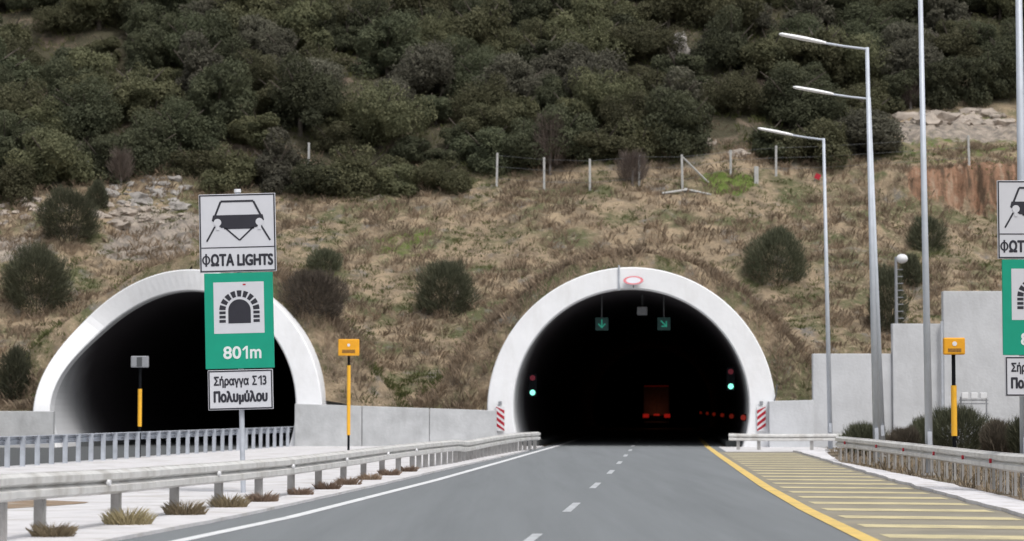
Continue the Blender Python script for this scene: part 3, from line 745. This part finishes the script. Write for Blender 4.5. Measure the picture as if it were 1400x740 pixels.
# ------------------------------------------------------------------ street lamps
def lamp(loc, label, h=13.75):
    r = empty('street_lamp', loc, label, 'street lamp', 'street lamps on the right verge')
    b = MB(); b.tube((0, 0, 0), (0, 0, h), .11, .065, n=16); b.build('pole', M['lamp_pole'], r, smooth=True)
    b = MB(); b.box(0, 0, .03, .42, .42, .06); b.build('base_plate', M['galv_post'], r)
    b = MB(); b.box(0, -.125, 1.0, .12, .02, .4); b.build('service_door', M['galv_blue'], r)
    b = MB(); b.path([(0, 0, h - .06), (-.7, 0, h + .04), (-1.5, 0, h + .18)], .042, 10); b.build('arm', M['lamp_pole'], r)
    b = MB(); ring = []
    for x, w, t in ((-1.35, .05, .05), (-1.5, .1, .06), (-2.1, .15, .075), (-2.8, .13, .06), (-2.9, .07, .03)):
        z = h + .16 + (-x - 1.35) * .21; ring.append([(x, -w, z), (x, -w * .6, z + t), (x, w * .6, z + t), (x, w, z), (x, w * .8, z - t * .7), (x, -w * .8, z - t * .7)])
    V = [p for q_ in ring for p in q_]; F = [(6*i+j, 6*i+(j+1) % 6, 6*(i+1)+(j+1) % 6, 6*(i+1)+j) for i in range(4) for j in range(6)] + [tuple(range(6)), tuple(24 + j for j in range(6))]
    b.add(V, F); b.build('luminaire', M['lamp_white'], r, bevel=.01)
    return r
lampA = lamp((11.93, 76.2, 0), 'tall street lamp with the highest lamp head in view'); lampA.rotation_euler.y = R(-.8)
for loc, lab, ry in (((14.1, 88.5, 0), 'street lamp directly behind the tallest one, its head second highest', -1.7), ((13.95, 102, 0), 'street lamp nearest to the right tunnel portal, its head the lowest', -.8),
                 ((11.47, 64, 0), 'bare grey lamp pole right of the two overlapping lamp poles, head out of view', -.5), ((11.12, 50.5, 0), 'thick grey lamp pole rising behind the cut off right signpost', 0)):
    c = copy_tree(lampA); c.location = loc; c['label'] = lab; c.rotation_euler.y = R(ry)

# mast on the retaining wall
r = empty('camera_mast', (18.75, 113.2, 4.0), 'thin rung mast with a white round head above the retaining wall', 'mast')
b = MB(); b.tube((0, 0, 0), (0, 0, 5.2), .09, .07, n=10); b.build('pole', M['grey'], r)
for i in range(9):
    b = MB(); b.tube((-.02, 0, 1.9 + i * .34), (.34, 0, 1.9 + i * .34), .022, n=6); b.build('rung', M['grey'], r)
b = MB(); me = bmesh.new(); bmesh.ops.create_uvsphere(me, u_segments=20, v_segments=12, radius=.26); me.verts.ensure_lookup_table()
b.add([(v.co.x * 1.1 + .3, v.co.y, v.co.z * .9 + 5.15) for v in me.verts], [[v.index for v in f.verts] for f in me.faces]); me.free(); b.build('lamp_head', M['white'], r, smooth=True)
b = MB(); b.box(.1, 0, 5.2, .3, .1, .08); b.build('bracket', M['grey'], r)

# meter boxes on a frame
r = empty('meter_rack', (19.85, 100, 0), 'small white meter boxes on a metal frame below the stepped wall', 'meter rack')
b = MB()
for x in (-.55, .55): b.tube((x, 0, 0), (x, 0, 2.35), .035, n=8)
for z in (2.05, 2.2): b.box(0, -.01, z, 1.25, .05, .05)
b.build('frame', M['grey'], r)
for x in (-.4, 0, .4):
    b = MB(); b.box(x, -.08, 2.4, .28, .16, .26); b.build('meter_box', M['white'], r, bevel=.02)

# ------------------------------------------------------------------ wire fence on the hill
fps = [(120, 246, 29), (422, 240, 45), (679, 256, 47), (744, 260, 45), (806.5, 261, 44), (874, 254.5, 43), (933, 258, 47), (999, 240, 35), (1061, 241, 42), (1127, 240, 43), (1325, 226, 41)]
P0 = hit(806, 261)
r = empty('wire_fence', (P0.x, P0.y, P0.z), 'wire fence of pale concrete posts along the top of the grassy slope', 'fence'); o0 = Vector(r.location); tops = []
for px, py, hp in fps:
    p = hit(px, py); hgt = hp * p.y / FPX
    m_ = Matrix.Rotation(R(random.uniform(-1.5, 1.5)), 4, 'Y')
    b = MB(); q = p - o0
    b.box(0, 0, hgt / 2 - .15, .13, .13, hgt + .3, m=Matrix.Translation(q) @ m_); b.build('post', M['fence_post'], r, bevel=.01); tops.append((q, hgt))
p = tops[6][0]; e = hit(968.5, 250) - o0
b = MB(); b.tube(p + Vector((0, 0, tops[6][1] - .15)), e, .06, n=6); b.build('brace', M['fence_post'], r)
b = MB()
for (a, ha), (c, hc) in zip(tops, tops[1:]):
    if (c - a).length > 12: continue
    for f_ in (.25, .6, .93): b.tube(a + Vector((0, -.07, ha * f_)), c + Vector((0, -.07, hc * f_)), .008, n=4, cap=False)
b.build('wires', M['wire'], r)
p = hit(1034, 250); b = MB(); b.box(0, 0, .45, .26, .26, 1.1)
o = b.build('concrete_stump', M['fence_post'], bevel=.02); o.location = p; tag(o, 'short thick white concrete stump below the fence', 'post')
for i, (a, c, lb) in enumerate((((905, 269), (940, 264), 'pale thin pipe lying left of the fence brace in the grass'), ((936, 263), (972, 271), 'pale thin pipe lying right below the fence brace in the grass'))):
    A_ = hit(*a); C_ = hit(*c); b = MB(); b.tube((0, 0, .2), C_ - A_ + Vector((0, 0, .2)), .07, n=8)
    o = b.build('pipe', M['fence_post']); o.location = A_; tag(o, lb, 'pipe')
p = hit(1114, 250); r = empty('red_marker', p, 'small red marker on a short stake beside the lowest street lamp', 'marker')
b = MB(); b.tube((0, 0, -.2), (0, 0, .35), .03, n=6); b.build('stake', M['greybark'], r)
b = MB(); b.box(0, -.04, .42, .34, .04, .34, m=Matrix.Rotation(R(25), 4, 'Y')); b.build('plate', M['red'], r)

# ------------------------------------------------------------------ vegetation
def leaf_quad(b, p, nrm, s, tint, long=1.5):
    a = nrm.orthogonal().normalized(); a.rotate(Matrix.Rotation(random.uniform(0, 6.28), 3, nrm)); c = nrm.cross(a)
    w = s * .5; h = s * .5 * long
    b.add([p - a * w, p + c * h * .35 - a*0 - c * h * 1.2, p + a * w, p + c * h], [(0, 1, 2, 3)], tint)
def crown_mesh(seed, rx, rz, lobes, nleaf, size, m, name='crown', parent=None, flat=.8):
    rnd = random.Random(seed); random.seed(seed); b = MB(); C_ = []; sv = Vector((seed * 1.7, seed * .3, 0))
    sq = rnd.uniform(.75, 1.1)
    for i in range(lobes):
        t = rnd.uniform(0, 6.28); ph = math.acos(rnd.uniform(-.45, 1)); q = rnd.uniform(.2, .86)
        C_.append((Vector((rx * q * math.sin(ph) * math.cos(t), rx * sq * q * math.sin(ph) * math.sin(t), rz * q * math.cos(ph))), rnd.uniform(.2, .44) * rx, rnd.uniform(.2, .8)))
    tot = sum(r_ * r_ for _, r_, _ in C_)
    for c, r_, tn in C_:
        for k in range(int(nleaf * r_ * r_ / tot)):
            d = Vector((rnd.gauss(0, 1), rnd.gauss(0, 1), rnd.gauss(0, 1))).normalized()
            w_ = c + d * r_
            n1_ = noise.noise(w_ * 1.3 + sv); n2_ = noise.noise(w_ * 3.4 + sv)
            if n2_ + .5 * n1_ < -.30 and rnd.random() < .8: continue
            rr = r_ * (1 + .38 * n1_ + .26 * n2_) * (1 - .30 * rnd.random() ** 2)
            if rnd.random() < .07: rr *= rnd.uniform(1.05, 1.3)
            p = c + Vector((d.x * rr, d.y * rr, d.z * rr * flat))
            nn = (d * .8 + Vector((rnd.gauss(0, .6), rnd.gauss(0, .6), rnd.gauss(0, .6) + .3))).normalized()
            v = min(1, max(0, tn * .5 + .28 + .55 * n1_ + rnd.gauss(0, .12))); leaf_quad(b, p, nn, size * rnd.uniform(.5, 1.5), (v, v, v))
    return b.build(name, m, parent, recalc=False)
def trunk_mesh(seed, rx, h, parent, m):
    rnd = random.Random(seed); b = MB(); top = Vector((rnd.uniform(-.2, .2), rnd.uniform(-.2, .2), h * .55))
    b.tube((0, 0, -.5), top, .17, .11, n=8)
    for i in range(6):
        t = i * 1.05 + rnd.uniform(-.3, .3); st = Vector((0, 0, 0)).lerp(top, rnd.uniform(.55, 1))
        mid = st + Vector((math.cos(t) * rx * .3, math.sin(t) * rx * .3, h * .16)); e_ = mid + Vector((math.cos(t) * rx * .35, math.sin(t) * rx * .35, h * .16))
        b.tube(st, mid, .085, .055, n=6); b.tube(mid, e_, .055, .02, n=6)
    return b.build('trunk', m, parent)
protos = []
kinds = [('leaf_dark', 'dark green'), ('leaf_olive', 'olive green'), ('leaf_dark', 'dark green'), ('leaf_grey', 'grey green'), ('leaf_olive', 'olive green'), ('leaf_dark', 'dark green'), ('leaf_olive', 'olive green'), ('leaf_grey', 'grey green'), ('leaf_dark', 'dark green'), ('leaf_olive', 'olive green'), ('leaf_dark', 'dark green'), ('leaf_olive', 'olive green')]
for i, (mm, cn) in enumerate(kinds):
    rx = (1.7, 2.5, 2.1, 2.0, 2.8, 2.3, 1.8, 2.4, 3.0, 2.0, 2.6, 2.2)[i]; rz = (2.2, 1.9, 1.8, 2.3, 2.2, 2.5, 1.8, 1.8, 2.4, 2.0, 2.1, 2.6)[i]; h = 1.9
    r = bpy.data.objects.new('tree', None); COL.objects.link(r)
    c = crown_mesh(100 + i, rx, rz, 24, 24000, .09, M[mm], 'crown', r); c.location.z = h - .35
    trunk_mesh(50 + i, rx, h + rz, r, M['bark']); protos.append((r, cn, rx))
random.seed(5)
gaps = [(485, 97, 32, 12), (30, 30, 30, 18), (925, 62, 20, 18), (962, 118, 14, 14), (985, 190, 40, 22), (60, 60, 22, 12), (1200, 100, 14, 26), (320, 140, 16, 8), (1040, 60, 14, 8), (760, 40, 12, 8)]
cand = []; tries = 0
while tries < 30000 and len(cand) < 275:
    tries += 1
    y = 133 + random.random() ** .95 * 46; x = random.uniform(-.24, .24) * y
    z = H(x, y); px, py = project((x, y, z))
    if px < -70 or px > 1470 or py > bound(px) - 4 or py < -75: continue
    if any(((px - gx) / (gw + 12)) ** 2 + ((py - 18 - gy) / (gh + 22)) ** 2 < 1 for gx, gy, gw, gh in gaps): continue
    if any((x - a) ** 2 + ((y - c) * 1.0) ** 2 < 2.1 ** 2 for a, c, _ in cand): continue
    cand.append((x, y, z))
# front row first: make sure the lower edge of the wood is closed
px = -40
edge = []
while px < 1440:
    by = bound(px) - 6
    p = hit(px, by)
    if abs(px - 990) > 45: edge.append((p.x, p.y, p.z))
    px += random.uniform(48, 66)
cand = [c for c in cand if all((c[0] - a) ** 2 + (c[1] - e_) ** 2 > 1.9 ** 2 for a, e_, _ in edge)]
allp = [(p, True) for p in edge] + [(p, False) for p in cand]
def zone_word(px):
    return ('at the far left' if px < 150 else 'above the left tunnel' if px < 420 else 'above the tunnel gap' if px < 680 else
            'above the right tunnel' if px < 1030 else 'behind the lamp heads' if px < 1210 else 'right of the lamp heads')
def row_word(py): return 'low on slope' if py > 175 else 'halfway up slope' if py > 90 else 'high on slope'
ordn = ['first', 'second', 'third', 'fourth', 'fifth', 'sixth', 'seventh', 'eighth', 'ninth', 'tenth', 'eleventh', 'twelfth', 'thirteenth', 'fourteenth', 'fifteenth', 'sixteenth', 'seventeenth', 'eighteenth', 'nineteenth', 'twentieth',
        'twenty-first', 'twenty-second', 'twenty-third', 'twenty-fourth', 'twenty-fifth', 'twenty-sixth', 'twenty-seventh', 'twenty-eighth', 'twenty-ninth', 'thirtieth']
used = set(); ei = 0; members = {}
for (x, y, z), is_edge in allp:
    i = random.randrange(len(protos)); pr_, cn, rx = protos[i]
    if i not in used: o = pr_; used.add(i)
    else: o = copy_tree(pr_)
    sc = random.uniform(.75, 1.25) if not is_edge else random.uniform(.85, 1.15)
    px, py = project((x, y, z + 2))
    if px > 1190: sc *= .85
    o.location = (x, y, z - .55 * sc - (.6 if is_edge else 0)); o.rotation_euler = (random.uniform(-.06, .06), random.uniform(-.06, .06), random.uniform(0, 6.28)); o.scale = (sc * random.uniform(.9, 1.2), sc, sc * random.uniform(.8, 1.3))
    if is_edge:
        tag(o, '%s bushy tree, %s from the left along the lower edge of the wood' % (cn, ordn[min(ei, 29)]), 'tree', 'trees along the lower edge of the wood'); ei += 1
    else:
        tag(o, None, 'tree', '%s trees %s, %s' % (cn, zone_word(px), row_word(py))); members.setdefault(o['group'], []).append((px, o))
for g_, l_ in members.items():
    for k_, (px, o) in enumerate(sorted(l_, key=lambda t: t[0])): o['label'] = ('%s from left of the %s' % (ordn[min(k_, 29)], g_)) if len(l_) > 1 else 'only one of the ' + g_
for i, (pr_, cn, rx) in enumerate(protos):
    if i not in used:
        for c in kids(pr_): bpy.data.objects.remove(c)
        bpy.data.objects.remove(pr_)

# bare, twiggy trees
def bare_tree(px, py, h, w, m, label, n=900):
    p = hit(px, py); r = empty('bare_tree', p, label, 'tree'); rnd = random.Random(int(px)); b = MB()
    b.tube((0, 0, -.2), (0, 0, h * .4), .1, .06, n=6); b.build('trunk', M['greybark'], r); b = MB()
    for i in range(n):
        t = rnd.uniform(0, 6.28); q = rnd.random() ** .6; zz = rnd.uniform(.15, .9) * h; sp = w * q * math.sin(min(1, zz / h + .15) * 2.6)
        a = Vector((math.cos(t) * sp * .6, math.sin(t) * sp * .6, zz * .75)); e_ = a + Vector((math.cos(t) * rnd.uniform(.1, .5), math.sin(t) * rnd.uniform(.1, .5), rnd.uniform(.25, .75)))
        d = Vector((rnd.gauss(0, 1), rnd.gauss(0, 1), 0)).normalized() * .012; v = rnd.random(); b.add([a - d, a + d, e_ + d * .4, e_ - d * .4], [(0, 1, 2, 3)], (v, v, v))
    b.build('twigs', m, r, recalc=False)
bare_tree(752, 240, 5.2, 1.7, M['twig'], 'bare grey tree with thin upright branches among the green trees', 1600)
bare_tree(165, 255, 2.8, 1.0, M['twig'], 'bare reddish brown shrub at the wood edge above the rocks', 1300)
bare_tree(865, 255, 2.6, 1.5, M['twig'], 'bare grey shrub behind the fence above the right portal', 1300)
bare_tree(1245, 150, 2.4, 1.0, M['twig'], 'bare brown shrub at the wood edge right of the lamp poles', 700)

# round broom bushes
def broom(name, loc, rx, rz, m, label, n=6500, seed=0, group=None, L=.42):
    rnd = random.Random(seed); r = empty(name, loc, label, 'bush', group); b = MB()
    for i in range(n):
        d = Vector((rnd.gauss(0, 1), rnd.gauss(0, 1), rnd.gauss(0, 1))).normalized()
        if d.z < -.8: d.z = abs(d.z)
        k = rnd.uniform(.35, 1) ** .5 * (1 + .26 * noise.noise(d * 1.6 + Vector((seed, 0, 0))) + .14 * noise.noise(d * 4 + Vector((seed, 0, 0))) + (rnd.uniform(0, .14) if rnd.random() < .2 else 0))
        p = Vector((d.x * rx * k, d.y * rx * k, rz * .95 + d.z * rz * k))
        up = (d * .7 + Vector((0, 0, .8)) + Vector((rnd.gauss(0, .28), rnd.gauss(0, .28), rnd.gauss(0, .2)))).normalized()
        s = up.orthogonal().normalized(); s.rotate(Matrix.Rotation(rnd.uniform(0, 6.28), 3, up)); l_ = L * rnd.uniform(.4, 1.0); w = rnd.uniform(.010, .020)
        v = min(1, max(0, .5 + rnd.gauss(0, .25))); b.add([p - s * w - up * l_ * .6, p + s * w - up * l_ * .6, p + up * l_ * .4], [(0, 1, 2)], (v, v, v))
    b.build('foliage', m, r, recalc=False)
    b = MB()
    for i in range(9):
        t = i * .7; b.tube((math.cos(t) * .08, math.sin(t) * .08, -.3), (math.cos(t) * rx * .5, math.sin(t) * rx * .5, rz * 1.1), .035, .012, n=5)
    b.build('stems', M['bark'], r); return r
def slope_bush(cx, cy, rwx, rhy, m, label, seed, name='broom_bush'):
    p = hit(cx, cy + rhy * .95); k = p.y / FPX
    return broom(name, p + Vector((0, .4, -.15)), rwx * k * .98, rhy * k * .93, m, label, int(9500 * max(.35, rwx * rhy / 1900)), seed, 'round bushes on the grassy slope')
for a in ((93, 290, 42, 40, 'broom', 'large round green bush on the slope left of the grey rocks'), (131, 264, 16, 22, 'broom', 'small narrow bush peeping out behind the large round bush by the rocks'),
          (48, 378, 48, 50, 'broom', 'widest dark green bush, on the slope above the left end of the left portal'), (18, 508, 22, 42, 'broom', 'dark bush cut by the left picture edge just above the low wall'),
          (428, 398, 44, 38, 'broom_brown', 'brownish sparse bush right above the right shoulder of the left portal'), (443, 352, 25, 19, 'broom', 'small dark bush on top of the brownish one'),
          (609, 390, 41, 42, 'broom', 'single round green bush on the slope midway between the portals'), (1063, 348, 43, 43, 'broom', 'largest round green bush on the slope above the right shoulder of the right portal'),
          (1270, 315, 26, 28, 'broom', 'small round dark bush below the red earth bank'), (1246, 368, 17, 26, 'broom', 'dark bush behind the round headed mast'), (1215, 405, 26, 50, 'broom', 'loose dark bush above the lowest step of the retaining wall')):
    slope_bush(a[0], a[1], a[2] * 1.08, a[3] * 1.1, M[a[4]], a[5], int(a[0]))
for cx, top, hw, Y, mm, lab in ((1180, 577, 34, 92, 'broom', 'low dark bush behind the guardrail at the two lamp poles'), (1235, 583, 26, 90, 'broom_brown', 'low brownish bush behind the guardrail left of the single lamp pole'),
                                (1305, 549, 52, 88, 'broom', 'biggest bush in front of the retaining wall, below the yellow box'), (1262, 568, 24, 93, 'broom', 'middle sized bush beside the single lamp pole'), (1362, 572, 26, 86, 'broom_brown', 'thin brownish bush below the right signpost, left one'), (1400, 565, 24, 84, 'broom', 'dark bush at the right picture edge below the signpost')):
    k = Y / FPX; hh = CAMH + (560 - top) * k
    broom('verge_bush', ((cx - 700) * k, Y, 0), hw * k, hh / 2.05, M[mm], lab, int(2600 + 60 * hw), cx, 'bushes in front of the retaining wall', .5)

# dry grass covering the slope
M['grass'] = leafmat('dry_grass', (.19, .155, .11), .22, .9, hue2=(.42, .335, .228), transl=.15)
M['grass_green'] = leafmat('green_grass', (.07, .09, .03), .25, .9, hue2=(.17, .18, .07), transl=.15)
random.seed(21)
def tuft(b, p, h, w, n, t0_, rnd=random):
    for j in range(n):
        a = rnd.uniform(0, 6.28); q = w * rnd.random(); base = p + Vector((math.cos(a) * q, math.sin(a) * q, -.05))
        ln = h * rnd.uniform(.5, 1.15); lean = Vector((math.cos(a) * ln * rnd.uniform(.3, .9), math.sin(a) * ln * rnd.uniform(.3, .9), ln))
        s = Vector((-math.sin(a), math.cos(a), 0)) * rnd.uniform(.012, .028) * (1 if h > .3 else .7); v = min(1, max(0, t0_ + rnd.gauss(0, .15)))
        m1 = base + lean * .55 + Vector((0, 0, .12 * ln)); b.add([base - s, base + s, m1 + s * .8, base + lean * Vector((1, 1, 1)).length * .6 + Vector((0, 0, -.12 * ln)), m1 - s * .8], [(0, 1, 2, 3, 4)], (v, v, v))
gd, gg = MB(), MB(); cnt = 0
while cnt < 30000:
    y = Y0 + .3 + random.random() * 34; x = random.uniform(-.25, .25) * y; cnt += 1
    if cnt % 5 == 0:
        p_ = TUN[cnt % 2] + AP * random.uniform(-11.5, 11.5) + AX * random.uniform(.8, 4.5); x, y = p_.x, p_.y
        if y < Y0 + .1: continue
    skip = False
    for k in (0, 1):
        u, v = uv(x, y, k)
        if abs(u) < 7.1 and v < .6: skip = True
    if skip: continue
    z = H(x, y)
    for k in (0, 1):
        u, v = uv(x, y, k)
        if v < 16 and math.hypot(u, z - 1.8) < 7.05: skip = True
    if skip: continue
    g_ = fbm(x * .22, y * .22, 9, 4); d_ = fbm(x * .9, y * .9, 4, 3)
    if d_ < -.25: continue
    if g_ > .12: tuft(gg, Vector((x, y, z)), random.uniform(.12, .3), .22, 7, .4 + d_ * .5)
    else: tuft(gd, Vector((x, y, z)), random.uniform(.15, .55), .28, 7, .55 + d_ * .9)
for i in range(15000):
    y = random.uniform(142, 184); x = random.uniform(-.24, .24) * y; z = H(x, y); px, py = project((x, y, z))
    if py > bound(px) + 4 or py < -30: continue
    g_ = fbm(x * .3, y * .3, 2, 3)
    if g_ > .0: tuft(gg, Vector((x, y, z)), random.uniform(.15, .5), .3, 6, .3 + g_)
    elif fbm(x * .8, y * .8, 6, 3) > -.2: tuft(gd, Vector((x, y, z)), random.uniform(.1, .35), .3, 5, .25 - g_ * .5)
tag(gd.build('dry_grass', M['grass'], recalc=False), 'tan dry grass covering the cut slope around the portals', 'grass', kind='stuff')
tag(gg.build('green_weeds', M['grass_green'], recalc=False), 'olive green weeds mixed into the dry grass of the slope', 'grass', kind='stuff')
# dry weeds behind the right rail
b = MB()
for i in range(850):
    y = random.uniform(40, 108); x = xh(min(y, 98)) + .4 + random.random() ** 1.5 * 9
    if x < 14 and y > 99: continue
    tuft(b, Vector((x, y, 0)), random.uniform(.1, .35), .2, 6, random.uniform(.1, .7))
tag(b.build('verge_grass', M['grass'], recalc=False), 'dry brown grass behind the right guardrail', 'grass', kind='stuff')

M['tuft_brown'] = leafmat('tuft_brown', (.25, .185, .13), .15, .9, hue2=(.46, .36, .26))
M['tuft_olive'] = leafmat('tuft_olive', (.25, .215, .13), .15, .9, hue2=(.50, .43, .27))
# tufts at the foot of the guardrail posts
random.seed(8)
spots = [(64, 'at the foot of the second guardrail post from left', 1.), (167, 'at the foot of the third guardrail post from left', 1.25), (246, 'at the foot of the fourth guardrail post from left', 1.15), (306, 'at the foot of the fifth guardrail post from left', 1.15),
         (352, 'between the fifth and the sixth guardrail post', .95), (404, 'at the foot of the seventh guardrail post', .8), (441, 'at the foot of the eighth guardrail post', .9), (470, 'at the foot of the ninth guardrail post', .95), (500, 'at the foot of the tenth guardrail post', .9), (527, 'beside the eleventh guardrail post', .9), (552, 'where the close guardrail posts begin', .9)]
for px, lab, sc in spots:
    p, t = al(dist_at_px(px)); b = MB()
    for j_ in range(int(520 * sc)):
        a_ = random.uniform(0, 6.28); q_ = .23 * sc * random.random() ** .7; L_ = .30 * sc * random.uniform(.5, 1.1) * (1 - .5 * q_ / .33)
        bs = Vector((math.cos(a_) * q_ * 1.2, math.sin(a_) * q_ * .9, -.02)); ld = Vector((math.cos(a_ + random.uniform(-.8, .8)) * L_ * .7, math.sin(a_) * L_ * .7, L_))
        sd_ = Vector((random.gauss(0, 1), random.gauss(0, 1), 0)).normalized() * .006; v_ = min(1, max(0, .6 + random.gauss(0, .25)))
        b.add([bs - sd_, bs + sd_, bs + ld * .6 + sd_ * .8, bs + ld + Vector((0, 0, -.05)), bs + ld * .6 - sd_ * .8], [(0, 1, 2, 3, 4)], (v_, v_, v_))
    col = 'dry olive brown grass tuft ' if px < 320 else 'dry brown grass tuft '
    o = b.build('grass_tuft', M['tuft_brown'] if px > 320 else M['tuft_olive'], recalc=False); o.location = (p.x + .12, p.y - .15, .05)
    tag(o, col + lab, 'grass tuft', 'grass tufts along the left guardrail')

# rocks
def rock(name, loc, sx, sy, sz, m, label, seed, n=1, group=None):
    rnd = random.Random(seed); b = MB()
    for k in range(n):
        bm = bmesh.new(); bmesh.ops.create_icosphere(bm, subdivisions=3 if n == 1 else 2, radius=1); aa = rnd.uniform(0, 6.28); ab = rnd.random() ** .6; o_ = Vector((math.cos(aa) * ab * sx, math.sin(aa) * ab * sy, 0)) if n > 1 else Vector()
        q = 1 if n == 1 else rnd.uniform(.03, .07) + .24 * rnd.random() ** 3; rot = Matrix.Rotation(rnd.uniform(0, 3), 3, 'Y') @ Matrix.Rotation(rnd.uniform(0, 3), 3, 'X')
        for v in bm.verts:
            f_ = 1 + .4 * noise.noise(v.co * 1.3 + Vector((seed + k * 3, 0, 0))) + .2 * noise.noise(v.co * 3.5 + Vector((seed, k, 0)))
            c = v.co * f_; v.co = Vector((round(c.x * 1.6) / 1.6 * .5 + c.x * .5, round(c.y * 1.6) / 1.6 * .5 + c.y * .5, c.z)); v.co = rot @ v.co if n > 1 else v.co
        bm.verts.ensure_lookup_table()
        zz = H(loc.x + o_.x, loc.y + o_.y) - loc.z - q * sx * .35 if n > 1 else 0
        b.add([(v.co.x * sx * q + o_.x, v.co.y * (sy if n == 1 else sx) * q + o_.y, v.co.z * (sz if n == 1 else max(sz, sx * .5)) * q + zz) for v in bm.verts], [[v.index for v in f_.verts] for f_ in bm.faces]); bm.free()
    o = b.build(name, m); o.location = loc; tag(o, label, 'rock', group)
rock('rock_outcrop', hit(205, 262), 2.9, 2.2, 1.1, M['rock'], 'jagged grey rock outcrop at the wood edge above the left tunnel', 3, 75)
rock('rock_outcrop', hit(190, 290), 2.7, 1.6, .8, M['rock_pale'], 'pale broken rocks just below the grey outcrop', 4, 50)
rock('rock_outcrop', hit(18, 290), 1.9, 1.6, .7, M['rock_pale'], 'pale broken rocks at the left picture edge', 5, 40)
rock('rock_outcrop', hit(1290, 160), 4.2, 1.8, .8, M['rock_pale'], 'band of pale scree below the wood at the right', 6, 90)
rock('boulder', hit(925, 72), 1.1, 1., 1.2, M['rock'], 'tall grey boulder among the trees high above the right portal', 7)
rock('boulder', hit(962, 122), .5, .5, .8, M['rock_pale'], 'narrow pale boulder among the trees left of the lamp heads', 8)
rock('boulder', hit(969, 196), .42, .4, .38, M['rock_pale'], 'small pale boulder in the clearing above the fence brace', 9)
rock('boulder', hit(1011, 213), .65, .5, .45, M['rock_pale'], 'wide pale boulder right behind the fence', 10)
rock('boulder', hit(1214, 98), .4, .4, .6, M['rock_pale'], 'small pale boulder among the trees between the lamp poles', 12)
